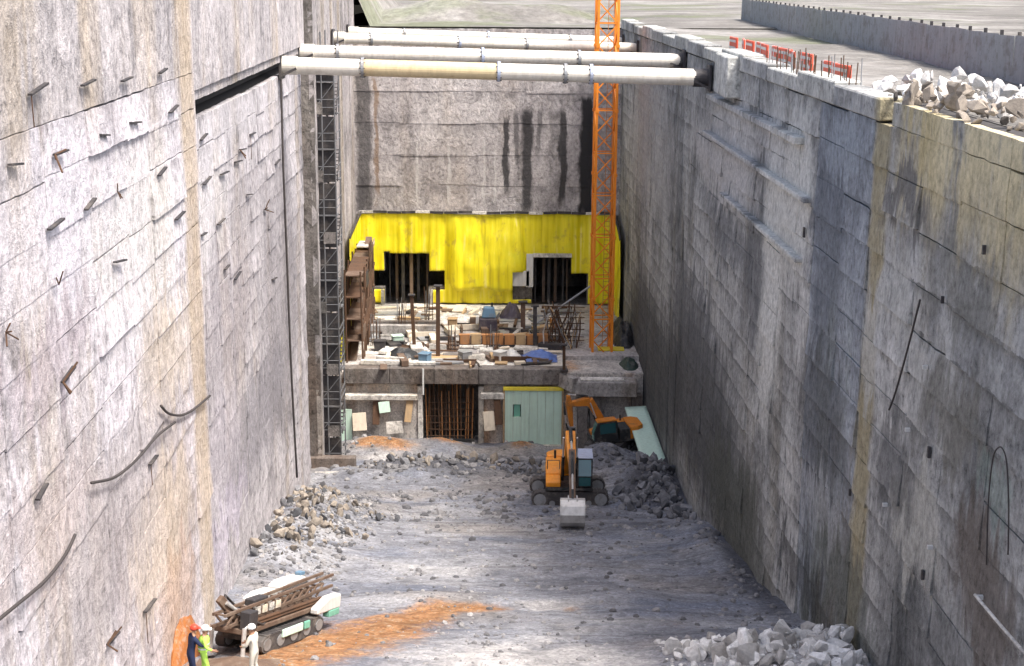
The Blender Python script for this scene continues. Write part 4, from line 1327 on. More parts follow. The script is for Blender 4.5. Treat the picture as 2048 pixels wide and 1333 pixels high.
for i, (u, v, m_) in enumerate(((760, 700, 'steel_dark'), (795, 690, 'mint'), (930, 722, 'steel_grey'), (1000, 722, 'white_paint'), (850, 726, 'blue_machine'), (905, 655, 'wood'), (1110, 655, 'rust_orange'))):
    p = dk(u, v)
    solid('crate', ('black steel', 'mint green', 'grey steel', 'white', 'blue', 'timber', 'rust orange')[i] + ' crate standing on the far deck', 'crate', MB().box(p + Vector((0, 0, 0.35)), (0.8, 0.7, 0.7), Matrix.Rotation(i * 0.3, 3, 'Z')).box(p + Vector((0, 0, 0.73)), (0.9, 0.8, 0.06), Matrix.Rotation(i * 0.3, 3, 'Z')), M[m_], tuple(p))

# bundles of starter bars rising from the deck
rr = random.Random(91)
for (u, v, h, lb_) in ((752, 690, 2.3, 'left end'), (800, 662, 2.6, 'left half, behind the kerb'), (905, 700, 2.0, 'middle, before the rust orange form'), (985, 700, 1.7, 'front edge, beside the white heap'), (1108, 690, 2.4, 'right part, left of the crane mast'), (856, 648, 2.8, 'foot of the left opening')):
    p = dk(u, v)
    t = thing('starter_bars', 'rusty starter bars on the deck, ' + lb_, 'rebar', tuple(p))
    for i in range(9):
        q = p + Vector((rr.uniform(-0.45, 0.45), rr.uniform(-0.45, 0.45), 0))
        MB().tube(q, q + Vector((rr.uniform(-0.15, 0.15), rr.uniform(-0.1, 0.1), h * rr.uniform(0.7, 1.1))), 0.028, 5).build('bar', M['rust'] if i % 3 else M['steel_grey'], t)
    for z in (0.5, 1.1):
        MB().tube(p + Vector((-0.5, -0.4, z)), p + Vector((0.5, -0.4, z)), 0.025, 5).build('tie_bar', M['rust'], t)
# boards and sheets leaning against the platform front
for i, (u, v, w, h, m_, lb_) in enumerate(((720, 862, 1.0, 1.3, 'wood_pale', 'pale board leaning on the platform front beside the small mint board'), (752, 850, 0.5, 1.7, 'rust', 'rust coloured steel sheet leaning on the left of the platform front'), (790, 868, 1.2, 0.9, 'slab_white', 'whitish slab piece leaning low on the left of the platform front'), (815, 845, 0.5, 2.0, 'wood', 'tall brown plank leaning left of the rebar cage opening'), (980, 862, 0.8, 1.4, 'wood_pale', 'pale board leaning right of the rebar cage opening'), (998, 850, 0.5, 1.9, 'rust', 'dark rusty plate leaning left of the mint formwork panel'), (770, 826, 0.8, 0.8, 'mint', 'small square mint offcut leaning high on the platform front'))):
    p = at_y(u, v, FRONT_Y - 0.9)
    R = Matrix.Rotation(math.radians(-14), 3, 'X') @ Matrix.Rotation(rr.uniform(-0.2, 0.2), 3, 'Y')
    solid('leaning_board', lb_, 'board', MB().box(p + R @ Vector((0, 0, h / 2)), (w, 0.06, h), R), M[m_], tuple(p))

# green sheet sloping down along the right wall, pad and kerb at the left
a0, a1 = on_right(1292, 812, 0.15), on_right(1334, 926, 0.15)
gs = MB()
W = 1.5
for j in range(13):
    for i in range(6):
        p = a0.lerp(a1, j / 12)
        gs.v.append(p + Vector((-W * i / 5, 0, -0.10 * i / 5 + 0.05 * noise.noise(Vector((i, j * 0.5, 2))))))
for j in range(12):
    for i in range(5):
        gs.f.append((j * 6 + i, j * 6 + i + 1, (j + 1) * 6 + i + 1, (j + 1) * 6 + i))
o = gs.build('green_sheet', M['mint'], None, origin=tuple(a1), smooth=True)
o.modifiers.new('thickness', 'SOLIDIFY').thickness = 0.12
tag(o, 'mint green sheet sloping down along the foot of the right wall', 'sheet')
heap('soil_bank', 'brown soil bank under the mint green sheet at the right wall', 'heap', Vector((RW(101) - 1.0, 101.5, -33.2)), 2.2, 6.0, 2.3, M['rock_dark'], 3.3)
p = at_z(672, 968, base_z(91.5))
solid('concrete_pad', 'pale flat concrete pad at the foot of the left wall', 'pad', MB().box(p + Vector((0, 0, 0.12)), (2.9, 3.2, 0.35), Matrix.Rotation(0.05, 3, 'Z')), M['slab_white'], tuple(p), bevel=0.08)
p = at_z(665, 938, base_z(95) - 0.1)
solid('concrete_kerb', 'dark low concrete beam in front of the stair tower', 'beam', MB().box(p + Vector((0, 0.4, 0.3)), (3.0, 0.7, 0.85)), M['slab_dark'], tuple(p), bevel=0.05)

# ------------------------------------------------------------------ details fixed to the side walls
pts = [(60, 190), (165, 172), (245, 163), (320, 147), (110, 310), (200, 270), (262, 246), (340, 226), (172, 420), (98, 460), (318, 352), (402, 281), (408, 370), (402, 472), (442, 350), (352, 440), (436, 450), (126, 765), (470, 325), (20, 330), (230, 525), (480, 300), (290, 1225), (215, 1290), (500, 270), (450, 540), (75, 1000), (495, 390), (530, 420), (470, 560), (300, 930), (390, 905), (550, 330), (545, 560)]
rr = random.Random(2)
for i, (u, v) in enumerate(pts):
    near = u < 378
    par = lw if near else lm
    off = (0.52 if near else 0.08)
    p = on_left(u, v, off)
    Lb = rr.uniform(0.5, 1.15) * (1.0 if near else 1.3)
    s = rr.uniform(-0.12, 0.18)
    q = p + Vector((0.03, Lb, s + 0.10 * Lb * 0))
    MB().beam(p, q, 0.11, 0.045).build('shelf_angle', M['steel_dark'], par)
    if rr.random() < 0.12:
        MB().tube(p + Vector((0.02, 0.02, 0)), p + Vector((0.03, 0.05, -rr.uniform(0.6, 1.7))), 0.014, 5).build('hanging_bar', M['rust'], par)
    if rr.random() < 0.12:
        for k in range(3):
            MB().tube(p, p + Vector((0.35 * rr.random(), rr.uniform(-0.4, 0.5), rr.uniform(-0.4, 0.5))), 0.025, 5).build('bent_bar', M['rust'], par)
for (u, v) in ((118, 570), (236, 385), (12, 665)):
    p = on_left(u, v, 0.5)
    for k in range(4):
        MB().tube(p, p + Vector((0.25 * rr.random(), rr.uniform(-0.4, 0.5), rr.uniform(-0.3, 0.35))), 0.018, 5).build('bent_bar', M['rust'], lw)


def hose(label, path, side, off, r, name='hose', m_=None):
    f = on_left if side == 'L' else on_right
    P = [f(u, v, off) for u, v in path]
    out = []
    for i in range(len(P) - 1):
        for k in range(6):
            out.append(P[i].lerp(P[i + 1], k / 6))
    out.append(P[-1])
    for _ in range(6):
        out = [out[0]] + [(out[i - 1] + out[i] * 2 + out[i + 1]) / 4 for i in range(1, len(out) - 1)] + [out[-1]]
    return tag(MB().path(out, r, 7).build(name, m_ or M['hose'], None, origin=tuple(out[0]), smooth=True), label, 'cable' if r < 0.035 else 'hose')


hose('dark hose drooping in a long arc low on the left wall', [(183, 966), (230, 958), (275, 920), (315, 870), (350, 845)], 'L', 0.62, 0.04)
hose('thick dark hose slanting across the bottom left corner of the wall', [(-30, 1262), (40, 1205), (95, 1160), (135, 1105), (150, 1070)], 'L', 0.62, 0.04)
hose('sagging hose loop hung over the ochre strip of the left wall', [(322, 812), (335, 828), (360, 833), (385, 822), (420, 792)], 'L', 0.6, 0.042)
hose('black cable falling straight down the left wall below the nearest strut', [(562, 150), (566, 330), (574, 520), (581, 720), (594, 955)], 'L', 0.15, 0.06)
hose('thin black cable slanting down the middle of the right wall', [(1840, 600), (1815, 700), (1790, 790), (1778, 820)], 'R', 0.25, 0.03, 'cable')
hose('thin rope hung in a narrow loop low on the right wall', [(1973, 1130), (1976, 1000), (1986, 905), (2002, 890), (2014, 915), (2018, 1020), (2016, 1110)], 'R', 0.3, 0.018, 'rope')
hose('pale pipe running down the right wall foot in the bottom right corner', [(1950, 1190), (2000, 1250), (2070, 1330)], 'R', 0.3, 0.04, 'pipe', M['slab_white'])
for (u, v, s) in ((1608, 465, 0.5), (1858, 905, 0.4), (1845, 1150, 0.35), (1968, 500, 0.3), (1885, 600, 0.25), (1480, 1180, 0.4), (1700, 985, 0.3)):
    p = on_right(u, v, 0.12)
    MB().box(p, (0.08, s * 0.3, s * 0.75)).build('fixing_plate', M['steel_dark'], rw)
for (u, v) in ((1860, 1095), (1960, 1195), (1815, 860), (1850, 735), (1770, 1010)):
    p = on_right(u, v, 0.15)
    MB().box(p, (0.14, 0.09, 0.1)).build('anchor_head', M['white_paint'], rw)
# ------------------------------------------------------------------ excavators
def excavator(label, loc, track_yaw, house_yaw, foot, knee, tip, wrist, tool, paint):
    """boom joints are (forward, height) pairs in the house's plane; the house faces local -Y before house_yaw"""
    t = thing('excavator', label, 'excavator', loc, 0.0)
    RT = Matrix.Rotation(track_yaw, 3, 'Z')
    RH = Matrix.Rotation(house_yaw, 3, 'Z')

    def tr(mb, R):
        mb.v = [R @ p for p in mb.v]
        return mb
    # tracks run along local X before track_yaw
    for s in (-1, 1):
        prof = []
        Lh, r = 1.75, 0.44
        for k in range(9):
            a = -math.pi / 2 + math.pi * k / 8
            prof.append((Lh + r * math.cos(a), 0.46 + r * math.sin(a)))
        for k in range(9):
            a = math.pi / 2 + math.pi * k / 8
            prof.append((-Lh + r * math.cos(a), 0.46 + r * math.sin(a)))
        y0 = s * 1.2
        mb = MB().prism(prof, y0 - 0.30, y0 + 0.30, lambda a, b, c: (a, c, b))
        tk = tr(mb, RT).build('track', M['rubber'], t, local=True)
        sh = MB()
        pts_ = []
        per = [(x, 0.90, 0.0) for x in np.arange(-1.7, 1.75, 0.21)] + [(x, 0.02, 0.0) for x in np.arange(-1.7, 1.75, 0.21)]
        for x, z, _ in per:
            sh.box((x, y0, z), (0.15, 0.64, 0.06))
        for k in range(7):
            a = -math.pi / 2 + math.pi * k / 6
            for e in (-1, 1):
                sh.box((e * (Lh + (r + 0.01) * math.cos(a)), y0, 0.46 + (r + 0.01) * math.sin(a)), (0.06, 0.64, 0.15), Matrix.Rotation(-a if e > 0 else a, 3, 'Y'))
        so = tr(sh, RT).build('track_shoes', M['rubber'], tk, local=True)
        for x in (-1.75, -1.05, -0.35, 0.35, 1.05, 1.75):
            rad = 0.36 if abs(x) > 1.5 else 0.17
            zc_ = 0.46 if abs(x) > 1.5 else 0.24
            w = MB()
            for yo in (-0.31, 0.31):
                w.tube((x, y0 + yo - 0.03, zc_), (x, y0 + yo + 0.03, zc_), rad, 14)
            tr(w, RT).build('roller', M['steel_grey'], tk, local=True)
        tr(MB().box((0, y0, 0.52), (2.9, 0.5, 0.3)), RT).build('track_frame', M['black'], tk, local=True)
    tr(MB().box((0, 0, 0.62), (1.7, 1.9, 0.4)).tube((0, 0, 0.8), (0, 0, 1.05), 0.62, 18), RT).build('undercarriage', M['black'], t, local=True)
    # house
    h = lambda mb, name, m_, par=t, **k: tr(mb, RH).build(name, m_, par, local=True, **k)
    h(MB().box((0, 0.35, 1.13), (2.7, 4.0, 0.16)), 'deck', M['black'])
    h(MB().prism([(-0.7, 1.2), (-0.7, 1.75), (-0.4, 2.12), (1.4, 2.12), (1.4, 1.2)], -1.34, -0.46, lambda a, b, c: (c, a, b)), 'side_cover', M[paint], bevel=0.05)
    h(MB().prism([(-1.5, 1.2), (-1.5, 1.5), (-0.72, 1.72), (-0.72, 1.2)], -1.34, -0.5, lambda a, b, c: (c, a, b)), 'tool_box', M[paint], bevel=0.04)
    h(MB().prism([(0.55, 1.2), (0.55, 2.12), (1.4, 2.12), (1.4, 1.2)], -0.45, 1.34, lambda a, b, c: (c, a, b)), 'engine_cover', M[paint if tool == 'bucket' else 'black'], bevel=0.05)
    cw = MB()
    for z0, z1, e in ((1.15, 1.55, 0.0), (1.55, 2.2, 0.05)):
        prof = [(-1.36, 1.42), (-1.36, 2.1), (-0.9, 2.6), (0.9, 2.6), (1.36, 2.1), (1.36, 1.42)]
        cw.prism([(a * (1 - e), b) for a, b in prof], z0, z1, lambda a, b, c: (a, b, c))
    h(cw, 'counterweight', M[paint], bevel=0.06)
    h(MB().tube((-0.8, 1.1, 2.1), (-0.8, 1.1, 2.6), 0.07, 10), 'exhaust', M['black'])
    rails = MB()
    for x in (-1.25, -0.55):
        rails.tube((x, -0.5, 1.9), (x, -0.5, 2.5), 0.025, 6)
    rails.tube((-1.25, -0.5, 2.5), (-0.55, -0.5, 2.5), 0.025, 6)
    h(rails, 'hand_rail', M['black'])
    # cab on the operator's left = +X when the house faces -Y
    cabp = [(-1.55, 1.2), (-1.62, 1.9), (-1.25, 2.88), (0.35, 2.88), (0.42, 1.2)]
    cab = h(MB().prism(cabp, 0.44, 1.32, lambda a, b, c: (c, a, b)), 'cab', M['black'], bevel=0.04)
    h(MB().prism([(-1.3, 2.89), (-1.2, 2.98), (0.3, 2.98), (0.36, 2.89)], 0.42, 1.34, lambda a, b, c: (c, a, b)), 'roof', M['strut_blue' if tool == 'bucket' else paint], cab)
    h(MB().add([(0.52, -1.655, 1.93), (1.24, -1.655, 1.93), (1.24, -1.295, 2.80), (0.52, -1.295, 2.80)], [(0, 1, 2, 3)]).add([(0.52, -1.64, 1.98), (1.24, -1.64, 1.98), (1.24, -1.27, 2.78), (0.52, -1.27, 2.78)], [(3, 2, 1, 0)]), 'front_window', M['glass'], cab)
    h(MB().box((0.88, -1.61, 1.6), (0.66, 0.06, 0.5)), 'lower_window', M['glass'], cab)
    for x in (0.435, 1.325):
        h(MB().box((x, -0.45, 2.3), (0.03, 1.3, 0.85)), 'side_window', M['glass'], cab)
    h(MB().box((0.88, 0.39, 2.4), (0.7, 0.04, 0.6)), 'rear_window', M['glass'], cab)
    # arm in the plane x = 0
    q = lambda p: Vector((0, -p[0], p[1]))
    foot, knee, tip, wrist = map(q, (foot, knee, tip, wrist))

    def tapered(a, b, h0, h1, w0, w1):
        d = (b - a).normalized()
        n_ = Vector((0, -d.z, d.y))
        vs = []
        for c_, hh, ww in ((a, h0, w0), (b, h1, w1)):
            for sx, sn in ((-1, -1), (1, -1), (1, 1), (-1, 1)):
                vs.append(c_ + Vector((sx * ww / 2, 0, 0)) + n_ * sn * hh / 2)
        return vs, [(3, 2, 1, 0), (4, 5, 6, 7), (0, 1, 5, 4), (1, 2, 6, 5), (2, 3, 7, 6), (3, 0, 4, 7)]
    bo = MB().add(*tapered(foot, knee + (knee - foot).normalized() * 0.1, 0.45, 0.72, 0.62, 0.55)).add(*tapered(knee, tip, 0.72, 0.36, 0.545, 0.42))
    boom = h(bo, 'boom', M[paint], bevel=0.03)
    for sx in (-0.38, 0.38):
        s0, s1 = Vector((sx, foot.y - 0.55, foot.z - 0.35)), knee + Vector((sx, 0, -0.05))
        sm_ = s0.lerp(s1, 0.55)
        h(MB().tube(s0, sm_, 0.095, 10), 'boom_cylinder', M['black'], boom)
        h(MB().tube(sm_, s1, 0.055, 10), 'cylinder_rod', M['bucket'], boom)
    d = (wrist - tip).normalized()
    back = tip - d * 0.75
    stick_m = M[paint] if tool != 'bucket' else M['brown']
    stick = h(MB().add(*tapered(back, tip, 0.25, 0.55, 0.34, 0.36)).add(*tapered(tip, wrist, 0.55, 0.28, 0.355, 0.30)), 'stick', stick_m, bevel=0.02)
    up = Vector((0, -(tip - knee).normalized().z, (tip - knee).normalized().y))
    if up.z < 0:
        up = -up
    s0, s1 = knee + (tip - knee) * 0.05 + up * 0.45, back + up * 0.08
    sm_ = s0.lerp(s1, 0.6)
    h(MB().tube(s0, sm_, 0.10, 10), 'stick_cylinder', M['black'], stick)
    h(MB().tube(sm_, s1, 0.06, 10), 'cylinder_rod', M['bucket'], stick)
    nf = Vector((0, d.z, -d.y))
    if nf.y > 0:
        nf = -nf
    s0, s1 = back.lerp(tip, 0.7) + nf * 0.42, wrist - d * 0.45 + nf * 0.42
    h(MB().tube(s0, s0.lerp(s1, 0.6), 0.085, 10), 'tool_cylinder', M['black'], stick)
    h(MB().tube(s0.lerp(s1, 0.6), s1, 0.05, 10), 'cylinder_rod', M['bucket'], stick)
    h(MB().beam(s1, wrist + Vector((0, 0, -0.3)) + nf * 0.3, 0.12, 0.12), 'link', M['black'], stick)
    if tool == 'bucket':
        # open bucket: curved shell between two side plates, mouth towards the house
        w = 1.24
        arc = [(0.30, 0.10), (0.05, 0.32), (-0.40, 0.36), (-0.78, 0.14), (-0.95, -0.28), (-0.86, -0.72), (-0.55, -1.02), (-0.10, -1.14), (0.38, -1.10)]
        F = lambda a, b, c: wrist + Vector((c, a * 1.0, b - 0.15))
        prof = arc + [(a * 0.93 + 0.02, b * 0.93 - 0.02) for a, b in reversed(arc)]
        bk = h(MB().prism(prof, -w / 2, w / 2, F), 'bucket', M['bucket'], bevel=0.0)
        for sx in (-1, 1):
            h(MB().prism(arc, sx * w / 2 - 0.03 * sx, sx * w / 2 + 0.02 * sx, F), 'side_plate', M['bucket'], bk)
        for k in range(5):
            x = -w / 2 + 0.1 + k * (w - 0.2) / 4
            h(MB().add([wrist + Vector((x - 0.06, 0.30, -1.31)), wrist + Vector((x + 0.06, 0.30, -1.31)), wrist + Vector((x + 0.06, 0.30, -1.21)), wrist + Vector((x - 0.06, 0.30, -1.21)), wrist + Vector((x, 0.68, -1.25))], [(0, 1, 2, 3), (0, 4, 1), (1, 4, 2), (2, 4, 3), (3, 4, 0)]), 'tooth', M['black'], bk)
        for sx in (-0.22, 0.22):
            h(MB().box(wrist + Vector((sx, -0.2, 0.1)), (0.06, 0.6, 0.4)), 'ear', M['bucket'], bk)
    else:
        b0 = wrist + Vector((0, 0, 0.1))
        bk = h(MB().box(b0 + Vector((0, 0, -0.75)), (0.52, 0.50, 1.5)), 'breaker', M['black'], bevel=0.04)
        h(MB().tube(b0 + Vector((0, 0, -1.5)), b0 + Vector((0, 0, -2.35)), 0.085, 10, 0.05), 'chisel', M['bucket'], bk)
        h(MB().box(b0 + Vector((0, 0, -0.02)), (0.6, 0.6, 0.12)), 'adapter_plate', M['steel_grey'], bk)
    return t


e1 = at_z(1137, 993, -29.6)
ez = zf(e1.x, e1.y) + 0.02
WZ = zf(e1.x, e1.y - 9.7) - ez + 1.42
ex1 = excavator('orange excavator facing the camera, bucket lowered onto the gravel in front', (e1.x, e1.y, ez), math.radians(2), math.radians(-1), (0.15, 1.75), (2.7, 4.6), (7.0, 4.6), (9.7, WZ), 'bucket', 'digger')
e2 = at_z(1222, 878, -30.55)
ex2 = excavator('orange and black excavator on the soil mound, breaker arm swung left', (e2.x, e2.y, zf(e2.x, e2.y) - 0.05), math.radians(62), math.radians(-80), (0.15, 1.75), (1.6, 4.4), (3.3, 4.35), (3.2, 2.3), 'breaker', 'digger_dirty')
ex2.scale = (0.82, 0.82, 0.82)
ex2.rotation_euler = (math.radians(3), math.radians(-4), 0)


# ------------------------------------------------------------------ tracked drill rig, lower left
r0, r1 = Vector((-9.25, 45.3, 0)), Vector((-7.1, 51.2, 0))
rv = (r1 - r0)
ryaw = math.atan2(rv.y, rv.x)
rc_ = (r0 + r1) / 2
rz = zf(rc_.x, rc_.y)
rig = thing('drill_rig', 'brown tracked drilling rig with white covers parked along the left wall', 'drill rig', (rc_.x, rc_.y, rz + 0.02), ryaw)
gsl = math.atan2(zf(r1.x, r1.y) - zf(r0.x, r0.y), rv.length)
rig.rotation_mode = 'XYZ'
rig.rotation_euler = (Matrix.Rotation(ryaw, 3, 'Z') @ Matrix.Rotation(-gsl, 3, 'Y')).to_euler()
rig.scale = (1.1, 0.74, 0.84)
lb = dict(local=True)
for s in (-1, 1):
    prof = [(1.7 + 0.34 * math.cos(a), 0.38 + 0.34 * math.sin(a)) for a in [-math.pi / 2 + math.pi * k / 6 for k in range(7)]] + \
           [(-1.7 + 0.34 * math.cos(a), 0.38 + 0.34 * math.sin(a)) for a in [math.pi / 2 + math.pi * k / 6 for k in range(7)]]
    tk = MB().prism(prof, s * 0.95 - 0.22, s * 0.95 + 0.22, lambda a, b, c: (a, c, b)).build('track', M['rubber'], rig, **lb)
    sh = MB()
    for x in np.arange(-1.7, 1.75, 0.2):
        sh.box((x, s * 0.95, 0.73), (0.13, 0.48, 0.05))
    sh.build('track_shoes', M['rubber'], tk, **lb)
    for x in (-1.7, -0.85, 0, 0.85, 1.7):
        MB().tube((x, s * 0.95 - 0.25, 0.38), (x, s * 0.95 + 0.25, 0.38), 0.24, 12).build('roller', M['steel_grey'], tk, **lb)
MB().box((0, 0, 0.72), (4.4, 1.4, 0.35)).build('chassis', M['black'], rig, bevel=0.03, **lb)
MB().box((0.2, 0.05, 1.0), (5.6, 1.75, 0.22)).build('deck', M['brown'], rig, bevel=0.03, **lb)
# feed beam laid along the deck with its rod rack
fb = MB()
for yv in (-0.28, 0.28):
    for z in (1.28, 1.75):
        fb.beam((-3.3, yv, z), (3.7, yv, z + 0.25), 0.11, 0.11)
for k in range(13):
    x = -3.2 + k * 0.48
    fb.beam((x, -0.28, 1.28), (x + 0.48, -0.28, 1.75), 0.07, 0.07)
    fb.beam((x, 0.28, 1.75), (x + 0.48, 0.28, 1.28), 0.07, 0.07)
    fb.beam((x, -0.28, 1.75), (x, 0.28, 1.75), 0.08, 0.06)
feed = fb.build('feed_beam', M['brown'], rig, **lb)
MB().box((-1.1, 0, 1.86), (0.9, 0.5, 0.28)).build('drill_head', M['steel_dark'], feed, bevel=0.04, **lb)
for k in range(4):
    MB().tube((-2.2, -0.62 - 0.12 * (k % 2), 1.2 + 0.12 * (k // 2)), (2.4, -0.62 - 0.12 * (k % 2), 1.2 + 0.12 * (k // 2)), 0.055, 8).build('drill_rod', M['rust'], rig, **lb)
for k in range(4):
    MB().box((-1.4 + k * 0.42, -0.36, 1.56), (0.30, 0.04, 0.30)).box((-1.4 + k * 0.42, -0.385, 1.56), (0.16, 0.02, 0.14)).build('grating_plate', M['slab_white'] if k % 2 == 0 else M['wood_pale'], feed, **lb)
MB().prism([(1.1, 1.1), (1.1, 1.9), (1.5, 2.05), (2.7, 2.05), (3.0, 1.7), (3.0, 1.1)], 0.45, 1.25, lambda a, b, c: (a, c, b)).build('engine_cover', M['white_paint'], rig, bevel=0.06, **lb)
MB().prism([(-0.5, 1.1), (-0.5, 1.7), (0.0, 1.85), (0.9, 1.85), (0.9, 1.1)], 0.55, 1.25, lambda a, b, c: (a, c, b)).build('tank_cover', M['white_paint'], rig, bevel=0.06, **lb)
MB().box((2.75, 0.82, 2.12), (0.30, 0.35, 0.14)).build('air_filter', M['blue_machine'], rig, bevel=0.02, **lb)
MB().prism([(1.4, 0.85), (1.4, 1.1), (2.2, 1.45), (3.05, 1.45), (3.05, 0.85)], -1.3, -0.85, lambda a, b, c: (a, c, b)).build('fender', M['white_paint'], rig, bevel=0.06, **lb)
MB().box((2.6, -1.12, 0.72), (0.75, 0.36, 0.28)).build('tool_box', M['mint_dark'], rig, bevel=0.03, **lb)
MB().box((-0.2, -1.24, 0.62), (1.3, 0.12, 0.32)).build('side_tank', M['mint'], rig, bevel=0.03, **lb)
MB().box((0.75, -1.24, 0.62), (0.35, 0.12, 0.32)).build('side_tank', M['mint_dark'], rig, bevel=0.03, **lb)
for s in (-1, 1):
    jk = MB().tube((-2.7, s * 0.8, 0.1), (-2.7, s * 0.8, 1.2), 0.09, 10).build('jack_leg', M['bucket'], rig, **lb)
    MB().tube((-2.7, s * 0.8, 0.02), (-2.7, s * 0.8, 0.1), 0.26, 12).build('jack_foot', M['steel_grey'], jk, **lb)
MB().beam((-2.0, 0.1, 1.2), (-3.0, 0.3, 2.3), 0.22, 0.3).build('boom', M['brown'], rig, bevel=0.02, **lb)
MB().tube((-1.6, -0.15, 1.2), (-2.8, 0.1, 2.1), 0.07, 8).build('boom_cylinder', M['bucket'], rig, **lb)
MB().path([(-2.6, 0.2, 1.9), (-2.2, 0.7, 2.2), (-1.4, 0.8, 1.6), (-0.6, 0.7, 1.3)], 0.05, 7).build('hydraulic_hose', M['hose'], rig, smooth=True, **lb)
MB().path([(-2.6, -0.2, 1.7), (-2.4, -0.8, 1.5), (-1.6, -0.8, 1.1), (-0.6, -0.5, 1.3)], 0.05, 7).build('hydraulic_hose', M['hose'], rig, smooth=True, **lb)
MB().box((-2.35, -0.7, 1.45), (0.5, 0.5, 0.7)).build('control_stand', M['steel_dark'], rig, bevel=0.03, **lb)


# ------------------------------------------------------------------ workers
def person(label, loc, face, pose, top, vest, helmet, trousers):
    """face: yaw of the way they look; pose: dict of joint tweaks"""
    t = thing('person', label, 'person', loc, face)
    lean = pose.get('lean', 0.0)
    J = {}
    J['pelvis'] = (0, 0, 0.92); J['waist'] = (0, 0.02 + lean * 0.3, 1.08); J['chest'] = (0, lean * 0.7, 1.30); J['neck'] = (0, 0.01 + lean, 1.46); J['head'] = (0, 0.03 + lean * 1.1, 1.60); J['crown'] = (0, 0.025 + lean * 1.15, 1.70)
    for s, n_ in ((-1, 'r'), (1, 'l')):
        st_ = pose.get('stride', 0.0) * s
        J['hip' + n_] = (s * 0.10, 0, 0.90); J['knee' + n_] = (s * 0.12, 0.06 + st_, 0.48); J['ankle' + n_] = (s * 0.13, -0.03 + st_, 0.09); J['toe' + n_] = (s * 0.15, 0.16 + st_, 0.04)
        ex, ey, ez_ = pose.get('elbow' + n_, (0.30, 0.03, 1.14)); wx, wy, wz = pose.get('wrist' + n_, (0.30, 0.14, 0.90))
        J['shoulder' + n_] = (s * 0.19, lean * 0.85, 1.40); J['elbow' + n_] = (s * ex, ey + lean * 0.8, ez_); J['wrist' + n_] = (s * wx, wy + lean * 0.8, wz)
        w_, e_ = Vector(J['wrist' + n_]), Vector(J['elbow' + n_])
        d = (w_ - e_).normalized()
        J['palm' + n_] = tuple(w_ + d * 0.07)
        side = d.cross(Vector((0, 1, 0.2))).normalized() * s
        fwd = d.cross(side).normalized()
        for k in range(4):
            b_ = w_ + d * 0.10 + fwd * (k - 1.5) * 0.022
            J['f%d%s' % (k, n_)] = tuple(b_)
            J['g%d%s' % (k, n_)] = tuple(b_ + d * (0.055 + 0.01 * (k in (1, 2))) - side * 0.02)
        J['tb' + n_] = tuple(w_ + d * 0.04 - fwd * 0.05)
        J['te' + n_] = tuple(w_ + d * 0.08 - fwd * 0.075)
    E = [('pelvis', 'waist'), ('waist', 'chest'), ('chest', 'neck'), ('neck', 'head'), ('head', 'crown')]
    R = {'pelvis': .15, 'waist': .14, 'chest': .165, 'neck': .058, 'head': .10, 'crown': .085}
    for n_ in 'rl':
        E += [('pelvis', 'hip' + n_), ('hip' + n_, 'knee' + n_), ('knee' + n_, 'ankle' + n_), ('ankle' + n_, 'toe' + n_), ('chest', 'shoulder' + n_), ('shoulder' + n_, 'elbow' + n_), ('elbow' + n_, 'wrist' + n_), ('wrist' + n_, 'palm' + n_), ('wrist' + n_, 'tb' + n_), ('tb' + n_, 'te' + n_)]
        R.update({'hip' + n_: .105, 'knee' + n_: .07, 'ankle' + n_: .055, 'toe' + n_: .045, 'shoulder' + n_: .08, 'elbow' + n_: .052, 'wrist' + n_: .034, 'palm' + n_: .036, 'tb' + n_: .014, 'te' + n_: .011})
        for k in range(4):
            E += [('palm' + n_, 'f%d%s' % (k, n_)), ('f%d%s' % (k, n_), 'g%d%s' % (k, n_))]
            R['f%d%s' % (k, n_)] = .011
            R['g%d%s' % (k, n_)] = .009
    names = list(J)
    me = bpy.data.meshes.new('body')
    me.from_pydata([J[k] for k in names], [(names.index(a), names.index(b)) for a, b in E], [])
    tmp = bpy.data.objects.new('body_tmp', me)
    COL.objects.link(tmp)
    tmp.modifiers.new('skin', 'SKIN')
    for i, k in enumerate(names):
        sv = me.skin_vertices[0].data[i]
        r = R[k]
        sv.radius = (r, r * (0.72 if k in ('pelvis', 'waist', 'chest') else 1.0))
        sv.use_root = (k == 'pelvis')
    tmp.modifiers.new('sub', 'SUBSURF').levels = 1
    dg = bpy.context.evaluated_depsgraph_get()
    bm_ = bpy.data.meshes.new_from_object(tmp.evaluated_get(dg))
    bpy.data.objects.remove(tmp)
    for m_ in (M['skin'], M[top], M[trousers], M['boots']):
        bm_.materials.append(m_)
    for p in bm_.polygons:
        c_ = p.center
        p.use_smooth = True
        hand = any((c_ - Vector(J['wrist' + n_])).length < 0.05 or (c_ - Vector(J['palm' + n_])).length < 0.12 for n_ in 'rl')
        p.material_index = 0 if (c_.z > 1.47 or hand) else 3 if c_.z < 0.14 else 2 if c_.z < 0.98 else 1
    body = bpy.data.objects.new('body', bm_)
    COL.objects.link(body)
    body.parent = t
    hd = Vector(J['head'])
    # face: nose, eyes, mouth, ears
    fc = MB().box(hd + Vector((0, 0.105, -0.005)), (0.03, 0.035, 0.05), taper=0.5)
    for s in (-1, 1):
        fc.box(hd + Vector((s * 0.098, 0.0, 0.0)), (0.02, 0.045, 0.06))
    fc.build('face', M['skin'], t, local=True)
    ey_ = MB()
    for s in (-1, 1):
        ey_.box(hd + Vector((s * 0.036, 0.096, 0.025)), (0.022, 0.01, 0.012))
    ey_.box(hd + Vector((0, 0.092, -0.05)), (0.045, 0.012, 0.01))
    ey_.build('eyes_and_mouth', M['boots'], t, local=True)
    hp = [(0.128, 0.0), (0.13, 0.05), (0.112, 0.10), (0.07, 0.135), (0.015, 0.148)]
